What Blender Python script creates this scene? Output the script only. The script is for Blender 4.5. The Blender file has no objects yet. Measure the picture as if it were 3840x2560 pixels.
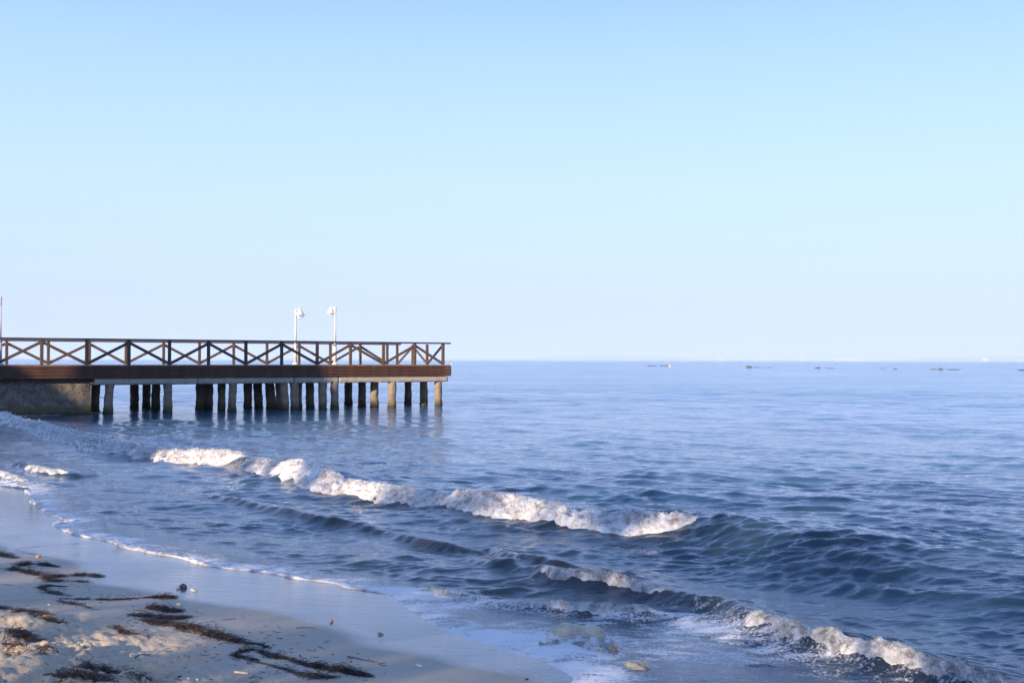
import bpy, bmesh, math, random
import numpy as np
from mathutils import Vector, Matrix
random.seed(7); RNG = np.random.default_rng(7)
SC = bpy.context.scene; COL = SC.collection
R = math.radians

# ------------------------------------------------------------------ camera
FPX, PW, PH = 4200.0, 3840.0, 2560.0
CAM_H = 2.2
PITCH, ROLL = R(0.948), R(0.12)
cd = bpy.data.cameras.new('camera'); cam = bpy.data.objects.new('camera', cd); COL.objects.link(cam)
cd.sensor_width = 36.0; cd.lens = 36.0*FPX/PW; cd.clip_start = 0.05; cd.clip_end = 60000
cf = np.array([0, math.cos(PITCH), math.sin(PITCH)]); cu0 = np.array([0, -math.sin(PITCH), math.cos(PITCH)]); cr0 = np.array([1., 0, 0])
cu = cu0*math.cos(ROLL) - cr0*math.sin(ROLL); cr = cr0*math.cos(ROLL) + cu0*math.sin(ROLL)
cam.matrix_world = Matrix(((cr[0], cu[0], -cf[0], 0), (cr[1], cu[1], -cf[1], 0), (cr[2], cu[2], -cf[2], CAM_H), (0, 0, 0, 1)))
SC.camera = cam
def at(x, y, z=0.0):                       # point of the photograph -> world point at height z
    d = cf*FPX + cr*(x-PW/2) - cu*(y-PH/2)
    t = (z-CAM_H)/d[2]
    return np.array([d[0]*t, d[1]*t, z])
def atY(x, y, Y):                          # same, at distance Y
    d = cf*FPX + cr*(x-PW/2) - cu*(y-PH/2); t = Y/d[1]
    return np.array([d[0]*t, Y, CAM_H+d[2]*t])

# ------------------------------------------------------------------ light
SUN_EL = 15.0
sxy = np.array([-.55, -.835]); sxy /= np.linalg.norm(sxy)         # towards the sun, on the map
SUN_ROT = math.atan2(sxy[0], sxy[1])
W = bpy.data.worlds.new('World'); SC.world = W; W.use_nodes = True
wn = W.node_tree.nodes; wl = W.node_tree.links
for n in list(wn): wn.remove(n)
wo = wn.new('ShaderNodeOutputWorld'); bg = wn.new('ShaderNodeBackground'); sky = wn.new('ShaderNodeTexSky')
sky.sky_type = 'NISHITA'; sky.sun_disc = False; sky.sun_elevation = R(SUN_EL); sky.sun_rotation = SUN_ROT
sky.air_density = 1.0; sky.dust_density = 0.6; sky.ozone_density = 1.0; sky.altitude = 0
bg.inputs['Strength'].default_value = 0.12*1.6/1.6   # see below
tc = wn.new('ShaderNodeTexCoord'); sep = wn.new('ShaderNodeSeparateXYZ'); wl.new(tc.outputs['Generated'], sep.inputs[0])
rmp = wn.new('ShaderNodeValToRGB'); wl.new(sep.outputs['Z'], rmp.inputs[0])
mul = wn.new('ShaderNodeMix'); mul.data_type = 'RGBA'; mul.blend_type = 'MULTIPLY'; mul.inputs[0].default_value = 1.0
wl.new(sky.outputs[0], mul.inputs[6]); wl.new(rmp.outputs[0], mul.inputs[7])
r2_ = wn.new('ShaderNodeValToRGB'); wl.new(sep.outputs['Z'], r2_.inputs[0])
SKY2 = [(0, (.345, .405, .62)), (.03, (.34, .41, .65)), (.0545, (.34, .42, .68)), (.10, (.335, .435, .72)), (.15, (.32, .438, .75)), (.205, (.285, .42, .77)), (.256, (.252, .385, .76)), (.306, (.207, .336, .74)), (.45, (.155, .29, .66)), (.7, (.15, .26, .54)), (1, (.14, .24, .48))]
while len(r2_.color_ramp.elements) < len(SKY2): r2_.color_ramp.elements.new(.5)
for e, (p, c) in zip(r2_.color_ramp.elements, SKY2): e.position = p; e.color = (*c, 1)
k2 = wn.new('ShaderNodeVectorMath'); k2.operation = 'SCALE'; k2.inputs['Scale'].default_value = 1/(.12*1.6); wl.new(r2_.outputs[0], k2.inputs[0])
mx = wn.new('ShaderNodeMix'); mx.data_type = 'RGBA'; mx.inputs[0].default_value = .82
wl.new(mul.outputs[2], mx.inputs[6]); wl.new(k2.outputs[0], mx.inputs[7])
wl.new(mx.outputs[2], bg.inputs['Color']); wl.new(bg.outputs[0], wo.inputs[0])
cr_ = rmp.color_ramp; bg.inputs['Strength'].default_value = 0.12*1.6
SKYTINT = [(p, tuple(v/1.6 for v in c)) for p, c in [(0.0, (.64, .80, 1.58)), (.007, (.61, .77, 1.5)), (.026, (.48, .57, 1.09)), (.0545, (.49, .507, .82)), (.102, (.60, .576, .69)), (.149, (.72, .665, .70)),
           (.205, (.81, .775, .765)), (.256, (.84, .835, .85)), (.306, (.82, .86, .94)), (.6, (.95, 1.0, 1.15)), (1.0, (1.0, 1.1, 1.2))]]
while len(cr_.elements) < len(SKYTINT): cr_.elements.new(0.5)
for e, (p, c) in zip(cr_.elements, SKYTINT): e.position = p; e.color = (*c, 1)
sd = bpy.data.lights.new('sun', 'SUN'); so = bpy.data.objects.new('sun', sd); COL.objects.link(so)
sd.energy = 5.0; sd.angle = R(0.5); sd.color = (1.0, 0.78, 0.54)
sv = Vector((sxy[0]*math.cos(R(SUN_EL)), sxy[1]*math.cos(R(SUN_EL)), math.sin(R(SUN_EL))))
so.rotation_euler = sv.to_track_quat('Z', 'Y').to_euler(); so.location = (-30, -40, 30)
SC.view_settings.view_transform = 'Standard'; SC.view_settings.look = 'None'; SC.view_settings.gamma = 1
SC.view_settings.exposure = 1.0
SC.cycles.max_bounces = 8; SC.cycles.transparent_max_bounces = 12
SC.cycles.use_denoising = True
HAZE = .9e-4; SC.cycles.volume_bounces = 2

# ------------------------------------------------------------------ numpy noise
_P = RNG.permutation(256).astype(np.int32); _P = np.concatenate([_P, _P, _P])
_G = RNG.normal(size=(256, 3)); _G /= np.linalg.norm(_G, axis=1)[:, None]
def perlin(x, y, z=None):
    x = np.asarray(x, float); y = np.asarray(y, float)
    z = np.full_like(x, 0.37) if z is None else np.asarray(z, float)
    xi = np.floor(x); yi = np.floor(y); zi = np.floor(z)
    fx, fy, fz = x-xi, y-yi, z-zi
    xi = xi.astype(np.int64) & 255; yi = yi.astype(np.int64) & 255; zi = zi.astype(np.int64) & 255
    f = lambda t: t*t*t*(t*(t*6-15)+10)
    ux, uy, uz = f(fx), f(fy), f(fz); out = 0
    for dx in (0, 1):
        wx = ux if dx else 1-ux; a = _P[xi+dx]
        for dy in (0, 1):
            wy = uy if dy else 1-uy; b = _P[(a+yi+dy) & 255]
            for dz in (0, 1):
                wz = uz if dz else 1-uz; g = _G[_P[(b+zi+dz) & 255]]
                out = out + wx*wy*wz*(g[..., 0]*(fx-dx)+g[..., 1]*(fy-dy)+g[..., 2]*(fz-dz))
    return out*1.6
def fbm(x, y, z=None, o=4, g=.5):
    s = 0; a = 1
    for i in range(o):
        k = 2.03**i
        s = s + a*perlin(x*k+i*7.1, y*k-i*3.7, None if z is None else z*k+i*1.9); a *= g
    return s
def sst(a, b, x):
    t = np.clip((x-a)/(b-a), 0, 1); return t*t*(3-2*t)

# ------------------------------------------------------------------ polylines
def smooth_poly(P, n=6):
    P = np.asarray(P, float); out = []
    Q = np.vstack([2*P[0]-P[1], P, 2*P[-1]-P[-2]])
    for i in range(1, len(Q)-2):
        for k in range(n):
            t = k/n; a, b, c, d = Q[i-1], Q[i], Q[i+1], Q[i+2]
            out.append(.5*((2*b)+(-a+c)*t+(2*a-5*b+4*c-d)*t*t+(-a+3*b-3*c+d)*t**3))
    out.append(P[-1]); return np.array(out)
def pdist(P, X, Y):
    """signed distance (+ on the right of the line = seaward) and parameter in point index"""
    A = P[:-1, :2]; B = P[1:, :2]; best = np.full(X.shape, 1e18); par = np.zeros(X.shape); sg = np.zeros(X.shape)
    for i in range(len(A)):
        dx, dy = B[i]-A[i]; L2 = dx*dx+dy*dy+1e-12
        t = np.clip(((X-A[i, 0])*dx+(Y-A[i, 1])*dy)/L2, 0, 1)
        ex = X-A[i, 0]-t*dx; ey = Y-A[i, 1]-t*dy; d = ex*ex+ey*ey
        m = d < best
        best = np.where(m, d, best); par = np.where(m, i+t, par)
        cr = dx*(Y-A[i, 1])-dy*(X-A[i, 0])
        sg = np.where(m, np.where(cr > 0, 1.0, -1.0), sg)
    return np.sqrt(best)*sg, par
px = lambda L, z=0.0: np.array([at(a[0], a[1], a[2] if len(a) > 2 else z) for a in L])

# dry edge of the beach (far left -> near right); sea lies on its left-hand side when walking that way
DRY = px([(0, 2046), (61, 2059), (155, 2083), (245, 2096), (284, 2110), (292, 2132), (302, 2158), (367, 2189), (490, 2206), (592, 2230), (694, 2250), (816, 2267), (960, 2286),
          (1062, 2304), (1164, 2336), (1266, 2365), (1327, 2393), (1368, 2418), (1470, 2438), (1613, 2463), (1695, 2487), (1817, 2508), (1920, 2524), (2002, 2553)], .10)
DRY = smooth_poly(np.vstack([[(-90, 110, .1), (-45, 70, .1), (-29.5, 50, .1), (-20, 34, .1), (-12.8, 21.5, .1)], DRY, [(1.6, 4.9, .1), (4.5, 2.2, .1), (12, -5, .1), (40, -28, .1), (200, -120, .1)]]), 4)
BEAD_PX = [(100, 1822), (112, 1845), (118, 1867), (147, 1892), (180, 1922), (232, 1938), (262, 1950), (215, 1962), (203, 1970), (228, 1984), (262, 1998), (320, 2012), (400, 2026), (443, 2037), (452, 2050), (543, 2071), (600, 2080), (669, 2092), (747, 2110), (833, 2124),
           (960, 2134), (1042, 2141), (1100, 2154), (1156, 2165), (1250, 2177), (1311, 2197), (1368, 2208), (1442, 2226)]
BEAD = px(BEAD_PX, .035)
BEAD_VIS = smooth_poly(BEAD, 6)
BEAD = smooth_poly(np.vstack([[(-80, 104, .03), (-41, 67, .03), (-26, 47, .03), (-17.2, 32, .03), (-12.2, 22.8, .03), tuple(at(-60, 1806, .03))], BEAD,
        px([(1490, 2262), (1560, 2318), (1640, 2362), (1760, 2412), (1900, 2456), (2020, 2500), (2120, 2560), (2230, 2650)], .05),
        [(2.9, 5.2, .03), (6, 3.0, .03), (14, -4, .03), (42, -26, .03), (205, -110, .03)]]), 4)
# wave crests: (x, y, height)
C1 = px([(-420, 1488, .28), (-150, 1530, .28), (0, 1549, .30), (73, 1556, .32), (190, 1584, .33), (300, 1612, .33), (440, 1645, .33), (600, 1660, .34), (800, 1676, .34), (950, 1690, .34), (1020, 1703, .36), (1300, 1756, .40),
         (1600, 1798, .36), (1900, 1844, .34), (2200, 1880, .33), (2450, 1900, .33), (2700, 1914, .35), (2880, 1938, .35), (3030, 1957, .33), (3300, 2014, .30), (3600, 2062, .27), (3840, 2105, .25), (4300, 2190, .22), (5200, 2350, .15)])
C1 = smooth_poly(C1, 5)
C1B = C1.copy(); C1B[:, 2] *= np.interp(np.arange(len(C1)), [0, 75, 84, 130], [.52, .55, .88, .88])
C2 = smooth_poly(px([(790, 1846, .04), (830, 1853, .07), (1000, 1888, .09), (1180, 1926, .11), (1300, 1948, .07), (1450, 1974, .07), (1560, 1986, .13), (1740, 2026, .12), (1840, 2036, .07), (1900, 2052, .13), (2060, 2094, .13), (2150, 2120, .09), (2250, 2145, .05)]), 4)
C3 = smooth_poly(px([(1850, 2105, .05), (2005, 2124, .10), (2120, 2146, .13), (2300, 2162, .13), (2450, 2194, .12), (2600, 2214, .13), (2700, 2236, .12), (2800, 2290, .11), (2900, 2330, .12), (3100, 2380, .13), (3300, 2425, .14), (3500, 2470, .14), (3840, 2560, .14), (4300, 2680, .12)]), 4)
C4 = smooth_poly(px([(1442, 2224, .03), (1552, 2212, .05), (1620, 2206, .07), (1700, 2220, .07), (1850, 2244, .08), (2000, 2250, .08), (2150, 2266, .07), (2350, 2284, .08), (2500, 2300, .05), (2600, 2330, .03)]), 4)
C5 = smooth_poly(px([(60, 1732, .05), (150, 1756, .10), (225, 1762, .12), (290, 1775, .08)]), 4)        # small breakers inside the break, far left
C6 = smooth_poly(px([(-120, 1740, .1), (0, 1766, .12), (90, 1796, .08), (190, 1812, .05), (280, 1808, .03)]), 4)
C7 = smooth_poly(px([(1740, 2090, .02), (1830, 2108, .06), (1950, 2128, .03)]), 4)
C8 = smooth_poly(px([(3060, 2180, .02), (3230, 2178, .09), (3320, 2205, .09), (3420, 2225, .02)]), 4)

def ridge(P, X, Y, wf, wb, zmul=1.0, tw=None):
    m = (X > P[:, 0].min()-6) & (X < P[:, 0].max()+6) & (Y > P[:, 1].min()-6) & (Y < P[:, 1].max()+6)
    out = np.zeros(X.shape)
    if not m.any(): return out
    d, par = pdist(P, X[m], Y[m]); nz_ = fbm(X[m]*1.7+P[0, 0], Y[m]*1.7, o=4); d = d+min(.06, wf*.45)*nz_
    hc = np.interp(par, np.arange(len(P)), P[:, 2])*(1+(.25*fbm(X[m]*.9+7, Y[m]*.9, o=3) if wf < .3 else .12*fbm(X[m]*.6, Y[m]*.6, o=2)))
    en = sst(0, .8, par)*sst(len(P)-1, len(P)-1.8, par)
    a = wf if tw is None else np.interp(par/(len(P)-1), tw[0], tw[1])
    f = np.where(d < 0, np.exp(-np.abs(d/a)**2), np.exp(-np.abs(d/wb)**1.6))
    out[m] = zmul*hc*en*f
    return out
def ridges(X, Y):
    # C1 widens to an unbroken swell on the right
    h = ridge(C1B, X, Y, .5, 1.25, tw=([0, .25, .45, .58, .66, .80, 1], [.34, .30, .28, .30, .55, 1.05, 1.3]))
    h = h+ridge(C2, X, Y, .09, .22, .8)+ridge(C3, X, Y, .13, .40)+ridge(C4, X, Y, .10, .25)+ridge(C5, X, Y, .15, .4)+ridge(C6, X, Y, .2, .5)
    return h+ridge(C7, X, Y, .12, .25)+ridge(C8, X, Y, .12, .25, .35)
# wind chop
WV = []
for i in range(84):
    lam = .11*(42.0**(i/83.0)); th = R(-97)+RNG.normal()*R(27)
    slope = .022 if lam > .9 else (.050 if lam > .3 else .066)
    WV.append((lam, th, slope*lam/(2*math.pi), RNG.uniform(0, 6.28)))
def chop(X, Y, r, amp):
    wx = X+.35*perlin(X*.45, Y*.45)+.06*perlin(X*2.1+9, Y*2.1); wy = Y+.35*perlin(X*.45+50, Y*.45)+.06*perlin(X*2.1, Y*2.1+40)
    sp = r*r/2464*.45+.01; h = np.zeros(X.shape)
    g1 = .75+.6*perlin(X*.12+3, Y*.16); g2 = .8+.8*perlin(X*.5+33, Y*.8)
    for lam, th, a, ph in WV:
        k = 2*math.pi/lam; c, s = math.cos(th), math.sin(th)
        att = np.clip((lam/sp-1.9)/1.6, 0, 1)
        if att.max() <= 0: continue
        v = np.sin(k*(c*wx+s*wy)+ph)
        h += a*att*(v if lam > 1.5 else v-.30*np.cos(2*k*(c*wx+s*wy)+2*ph))*(g1 if lam > .6 else g2)
    return h*amp

PIER_TH = .578
def side(P, X, Y):
    """-1 on the land side, +1 on the sea side (even-odd test against the closed land polygon)"""
    Q = np.vstack([P[:, :2], [[200, -9e4], [-9e4, -9e4], [-9e4, 1.5e4]]]); n = len(Q); ins = np.zeros(X.shape, bool)
    for i in range(n):
        x1, y1 = Q[i]; x2, y2 = Q[(i+1) % n]
        if y1 == y2: continue
        c = (Y >= min(y1, y2)) & (Y < max(y1, y2))
        xi = x1+(Y-y1)*(x2-x1)/(y2-y1); ins ^= c & (X < xi)
    return np.where(ins, -1.0, 1.0)
def sand_h(X, Y):
    D, _ = pdist(DRY, X, Y); D = -np.abs(D)*side(DRY, X, Y)                     # + landward
    z = np.where(D > 0, .10+.085*np.minimum(D, 4)+.03*np.clip(D-4, 0, 30), .10+.055*np.maximum(D, -6)+.03*np.clip(D+6, -60, 0))
    return z, D
print('setup ok')
# ------------------------------------------------------------------ object helpers
def tag(o, label=None, cat=None, group=None, kind=None):
    if label: o['label'] = label
    if cat: o['category'] = cat
    if group: o['group'] = group
    if kind: o['kind'] = kind
    return o
def link(name, me, mat=None, parent=None, smooth=False):
    o = bpy.data.objects.new(name, me); COL.objects.link(o)
    if mat is not None: me.materials.append(mat)
    if smooth: me.polygons.foreach_set('use_smooth', [True]*len(me.polygons))
    if parent is not None: o.parent = parent
    return o
def empty(name, loc=(0, 0, 0), rz=0):
    o = bpy.data.objects.new(name, None); COL.objects.link(o); o.location = loc; o.rotation_euler = (0, 0, rz); o.empty_display_size = .2
    return o
def npmesh(name, V, F, mat=None, parent=None, smooth=True, attrs=None):
    V = np.asarray(V, np.float32); F = np.asarray(F, np.int32); k = F.shape[1]
    me = bpy.data.meshes.new(name)
    me.vertices.add(len(V)); me.vertices.foreach_set('co', V.ravel())
    me.loops.add(F.size); me.loops.foreach_set('vertex_index', F.ravel())
    me.polygons.add(len(F)); me.polygons.foreach_set('loop_start', np.arange(0, F.size, k, dtype=np.int32))
    me.polygons.foreach_set('loop_total', np.full(len(F), k, np.int32))
    me.update(calc_edges=True)
    for n, a in (attrs or {}).items():
        at_ = me.attributes.new(n, 'FLOAT', 'POINT'); at_.data.foreach_set('value', np.asarray(a, np.float32))
    if smooth: me.polygons.foreach_set('use_smooth', np.ones(len(F), bool))
    return link(name, me, mat, parent)
def gridF(nr, nc, close=False):
    i = np.arange(nr-1)[:, None]; j = np.arange(nc if close else nc-1)[None, :]; j2 = (j+1) % nc
    return np.stack([i*nc+j, i*nc+j2, (i+1)*nc+j2, (i+1)*nc+j], -1).reshape(-1, 4)
class MB:
    def __init__(s): s.bm = bmesh.new()
    def box(s, c, d, M=None, bev=0.0):
        r = bmesh.ops.create_cube(s.bm, size=1)['verts']
        T = Matrix.Translation(c) @ (M.to_4x4() if M is not None else Matrix()) @ Matrix.Diagonal((*d, 1))
        bmesh.ops.transform(s.bm, matrix=T, verts=r)
        if bev:
            es = list({e for v in r for e in v.link_edges}); bmesh.ops.bevel(s.bm, geom=es, offset=bev, segments=1, affect='EDGES')
        return s
    def bar(s, a, b, w, h, bev=0.0, up=(0, 0, 1)):      # box from a to b, w across, h along up
        a = Vector(a); b = Vector(b); x = (b-a).normalized(); u = Vector(up)
        y = u.cross(x).normalized(); z = x.cross(y)
        return s.box((a+b)/2, ((b-a).length, w, h), Matrix((x, y, z)).transposed(), bev)
    def lathe(s, prof, c=(0, 0, 0), n=24):
        rings = [[s.bm.verts.new((c[0]+r*math.cos(2*math.pi*k/n), c[1]+r*math.sin(2*math.pi*k/n), c[2]+z)) for k in range(n)] for r, z in prof]
        for A, B in zip(rings, rings[1:]):
            for k in range(n): s.bm.faces.new((A[k], A[(k+1) % n], B[(k+1) % n], B[k]))
        for ring, fl in ((rings[0], True), (rings[-1], False)):
            try: s.bm.faces.new(ring[::-1] if fl else ring)
            except Exception: pass
        return s
    def tube(s, pts, rad, n=10):
        pts = [Vector(p) for p in pts]; rings = []
        for i, p in enumerate(pts):
            d = (pts[min(i+1, len(pts)-1)]-pts[max(i-1, 0)]).normalized(); a = d.orthogonal().normalized() if i == 0 else (a-d*a.dot(d)).normalized(); b = d.cross(a)
            r = rad[i] if hasattr(rad, '__len__') else rad
            rings.append([s.bm.verts.new(p+a*(r*math.cos(2*math.pi*k/n))+b*(r*math.sin(2*math.pi*k/n))) for k in range(n)])
        for A, B in zip(rings, rings[1:]):
            for k in range(n): s.bm.faces.new((A[k], A[(k+1) % n], B[(k+1) % n], B[k]))
        s.bm.faces.new(rings[0][::-1]); s.bm.faces.new(rings[-1]); return s
    def prism(s, poly, x0, x1, M):                      # polygon in (y,z) extruded in x, placed by 4x4 M
        A = [s.bm.verts.new(M @ Vector((x0, p[0], p[1]))) for p in poly]; B = [s.bm.verts.new(M @ Vector((x1, p[0], p[1]))) for p in poly]
        n = len(poly)
        for k in range(n): s.bm.faces.new((A[k], A[(k+1) % n], B[(k+1) % n], B[k]))
        s.bm.faces.new(A[::-1]); s.bm.faces.new(B); return s
    def build(s, name, mat, parent=None, smooth=False):
        bmesh.ops.recalc_face_normals(s.bm, faces=s.bm.faces[:])
        me = bpy.data.meshes.new(name); s.bm.to_mesh(me); s.bm.free()
        o = link(name, me, mat, parent)
        if smooth:
            me.polygons.foreach_set('use_smooth', [True]*len(me.polygons))
        return o

# ------------------------------------------------------------------ materials
class NT:
    def __init__(s, name):
        s.m = bpy.data.materials.new(name); s.m.use_nodes = True; s.t = s.m.node_tree; s.N = s.t.nodes; s.L = s.t.links
        s.b = s.N['Principled BSDF']; s.out = s.N['Material Output']
        s.geo = s.N.new('ShaderNodeNewGeometry'); s.pos = s.geo.outputs['Position']
    def set(s, **k):
        for a, v in k.items():
            i = s.b.inputs[a.replace('_', ' ')]
            if hasattr(v, 'node'): s.L.new(v, i)
            else: i.default_value = (*v, 1) if isinstance(v, tuple) and len(v) == 3 and i.type == 'RGBA' else v
    def noise(s, scale, detail=4, rough=.5, vec=None, dist=0.0, out='Fac'):
        n = s.N.new('ShaderNodeTexNoise'); n.inputs['Scale'].default_value = scale; n.inputs['Detail'].default_value = detail
        n.inputs['Roughness'].default_value = rough; n.inputs['Distortion'].default_value = dist
        s.L.new(vec if vec is not None else s.pos, n.inputs['Vector']); return n.outputs[out]
    def vor(s, scale, vec=None, feature='F1'):
        n = s.N.new('ShaderNodeTexVoronoi'); n.feature = feature; n.inputs['Scale'].default_value = scale
        s.L.new(vec if vec is not None else s.pos, n.inputs['Vector']); return n.outputs['Distance']
    def mapv(s, scale=(1, 1, 1), rot=(0, 0, 0), vec=None):
        n = s.N.new('ShaderNodeMapping'); n.inputs['Scale'].default_value = scale; n.inputs['Rotation'].default_value = rot
        s.L.new(vec if vec is not None else s.pos, n.inputs['Vector']); return n.outputs[0]
    def ramp(s, fac, stops, interp='LINEAR'):
        n = s.N.new('ShaderNodeValToRGB'); n.color_ramp.interpolation = interp; s.L.new(fac, n.inputs[0]); e = n.color_ramp.elements
        while len(e) < len(stops): e.new(.5)
        for el, (p, c) in zip(e, stops):
            el.position = p; el.color = (*c, 1) if isinstance(c, tuple) else (c, c, c, 1)
        return n.outputs[0]
    def math(s, op, a, b=None, clamp=False):
        n = s.N.new('ShaderNodeMath'); n.operation = op; n.use_clamp = clamp
        for i, v in ((0, a), (1, b)):
            if v is None: continue
            if hasattr(v, 'node'): s.L.new(v, n.inputs[i])
            else: n.inputs[i].default_value = v
        return n.outputs[0]
    def mix(s, fac, a, b, blend='MIX'):
        n = s.N.new('ShaderNodeMix'); n.data_type = 'RGBA'; n.blend_type = blend
        for i, v in ((0, fac), (6, a), (7, b)):
            if hasattr(v, 'node'): s.L.new(v, n.inputs[i])
            else: n.inputs[i].default_value = v if i == 0 else (*v, 1)
        return n.outputs[2]
    def attr(s, name):
        n = s.N.new('ShaderNodeAttribute'); n.attribute_name = name; return n.outputs['Fac']
    def objc(s):
        n = s.N.new('ShaderNodeTexCoord'); return n.outputs['Object']
    def rnd(s):
        n = s.N.new('ShaderNodeObjectInfo'); return n.outputs['Random']
    def bump(s, h, strength=.3, dist=.02, prev=None):
        n = s.N.new('ShaderNodeBump'); n.inputs['Strength'].default_value = strength if not hasattr(strength, 'node') else .3; n.inputs['Distance'].default_value = dist
        if hasattr(strength, 'node'): s.L.new(strength, n.inputs['Strength'])
        s.L.new(h, n.inputs['Height'])
        if prev is not None: s.L.new(prev, n.inputs['Normal'])
        return n.outputs[0]
M = {}
# --- sand
t = NT('sand')
wet = t.attr('wet'); dry = t.attr('dry')
c = t.ramp(t.noise(3.0, 5, .6), [(.3, (.43, .35, .255)), (.7, (.54, .45, .34))])
c = t.mix(t.ramp(t.noise(260, 3, .7), [(.35, .0), (.75, .6)]), c, (.20, .17, .14))
damp = t.mix(.55, c, (.19, .165, .14))
c = t.mix(dry, damp, c)
c = t.mix(t.ramp(t.noise(35, 5, .75), [(.66, 0.0), (.72, .55)]), c, (.10, .075, .06))
wetc = t.ramp(t.noise(1.6, 4, .6), [(.3, (.030, .034, .040)), (.7, (.066, .066, .066))])
c = t.mix(wet, c, wetc)
t.set(Base_Color=c, Roughness=t.mix(wet, t.mix(dry, (.55,)*3, (.9,)*3), t.ramp(t.noise(2.5, 3), [(.3, .10), (.7, .17)])), IOR=1.4, Coat_Weight=t.math('MULTIPLY', t.math('MULTIPLY', wet, .75), t.ramp(t.math('ADD', t.vor(48, vec=t.mapv((.6, 1.4, 1))), t.math('MULTIPLY', t.noise(1.3, 4), .6)), [(.42, .10), (.50, 1.0)])), Coat_IOR=1.5, Coat_Roughness=.10)
pit = t.noise(38, 3, .6, vec=t.mapv((1, 1, .2)))
fine = t.math('ADD', t.noise(70, 5, .7), t.math('MULTIPLY', t.vor(55), .25))
bs = t.math('MULTIPLY', t.math('SUBTRACT', 1.0, wet, True), t.math('ADD', t.math('MULTIPLY', dry, .8), .12))
n1 = t.bump(fine, bs, .012)
w = t.math('MULTIPLY', wet, .8)
rip = t.math('ADD', t.noise(16, 4, .6, vec=t.mapv((.6, 1.6, 1), (0, 0, R(35)))), t.math('MULTIPLY', pit, .6))
rip = t.math('ADD', t.math('ADD', rip, t.math('MULTIPLY', t.noise(3.5, 4, .6, vec=t.mapv((.5, 1.8, 1), (0, 0, R(38)))), 2.2)), t.math('MULTIPLY', t.noise(75, 3, .7, vec=t.mapv((.5, 1.3, 1), (0, 0, R(20)))), .35)); t.set(Normal=t.bump(rip, w, .026, n1)); M['sand'] = t.m
# --- water
t = NT('water')
sh = t.attr('shallow'); fo = t.attr('foam'); crest_tint = t.attr('crest_tint')
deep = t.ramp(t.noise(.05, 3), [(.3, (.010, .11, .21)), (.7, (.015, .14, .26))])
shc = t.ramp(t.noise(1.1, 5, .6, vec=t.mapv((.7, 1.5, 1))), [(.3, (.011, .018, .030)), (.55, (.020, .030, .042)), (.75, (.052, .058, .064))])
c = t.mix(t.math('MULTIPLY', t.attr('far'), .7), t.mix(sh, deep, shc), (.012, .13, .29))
c = t.mix(crest_tint, c, (.014, .014, .022))  # near-black tint along the wave crests
nn = t.noise(3.5, 8, .72, vec=t.mapv((.55, 1.25, 1), (0, 0, R(20))), dist=1.2)
nf = t.noise(42, 4, .7)
fm = t.math('ADD', t.math('MULTIPLY', nn, .62), t.math('MULTIPLY', nf, .38))
fmask = t.math('MULTIPLY', t.math('SUBTRACT', t.math('ADD', fm, t.math('MULTIPLY', fo, .62)), .70), 9.0, True)
fmask = t.math('MULTIPLY', fmask, t.math('MULTIPLY', fo, 3.0, True))
c = t.mix(t.math('MULTIPLY', fmask, .8), c, (.72, .72, .74))
t.set(Base_Color=c, Roughness=t.mix(fmask, (.045,)*3, (.6,)*3), IOR=1.45)
r1 = t.noise(1.0, 5, .62, vec=t.mapv((.42, 1.0, 1), (0, 0, R(-6))), dist=.4); grp = t.ramp(t.noise(.06, 5, .6, vec=t.mapv((.5, 1.3, 1))), [(.38, .25), (.62, 1.0)])
r2 = t.noise(3.2, 4, .6, vec=t.mapv((.45, 1.0, 1), (0, 0, R(9))), dist=.5)
r3 = t.noise(22, 5, .68, vec=t.mapv((.55, 1.0, 1), (0, 0, R(14))))
far = t.attr('far')
nb = t.bump(r1, t.math('MULTIPLY', far, grp), 1.3)
nb = t.bump(r2, t.math('SUBTRACT', t.math('ADD', t.math('MULTIPLY', far, .5), .5), t.math('MULTIPLY', t.math('SUBTRACT', sh, .75, True), 1.3), True), .075, nb)
nb = t.bump(r3, t.math('ADD', t.math('MULTIPLY', sh, .2), .5), .010, nb)
nb = t.bump(nf, t.math('MULTIPLY', fo, .6), .012, nb)
t.set(Normal=nb); M['water'] = t.m
# --- foam
t = NT('foam')
c = t.ramp(t.noise(7, 6, .7), [(.38, (.27, .25, .25)), (.52, (.55, .55, .56)), (.7, (.66, .66, .67))])
t.set(Base_Color=c, Roughness=.55, Subsurface_Weight=.25, Subsurface_Scale=.02)
t.b.inputs['Subsurface Radius'].default_value = (1, 1, 1)
t.set(Normal=t.bump(t.noise(70, 3, .7), .4, .01)); M['foam'] = t.m
t = NT('thin_foam')
c = t.ramp(t.noise(9, 5, .7), [(.38, (.15, .15, .155)), (.60, (.60, .60, .61))])
t.set(Base_Color=c, Roughness=.25, Normal=t.bump(t.noise(90, 3, .7), .9, .012)); M['thin_foam'] = t.m
t = NT('rail_wood')
ob = t.pos
g = t.noise(6, 6, .65, vec=t.mapv((1.2, 1.2, 9)))
c = t.ramp(g, [(.25, (.040, .026, .018)), (.5, (.075, .046, .031)), (.78, (.13, .088, .062))])
c = t.mix(t.ramp(t.noise(14, 3), [(.68, 0.0), (.78, .35)]), c, (.30, .24, .19))
t.set(Base_Color=c, Roughness=.75, Normal=t.bump(g, .25, .01)); M['rail'] = t.m
t = NT('fascia_wood')
g = t.noise(3, 7, .7, vec=t.mapv((.45, .45, 16)))
v = t.noise(2.2, 4, .6, vec=t.mapv((1.5, 1.5, .15)))
c = t.ramp(g, [(.30, (.026, .011, .005)), (.5, (.085, .030, .011)), (.70, (.135, .068, .034))])
c = t.mix(t.ramp(v, [(.42, .62), (.6, 0.0)]), c, (.030, .015, .010))
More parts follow.
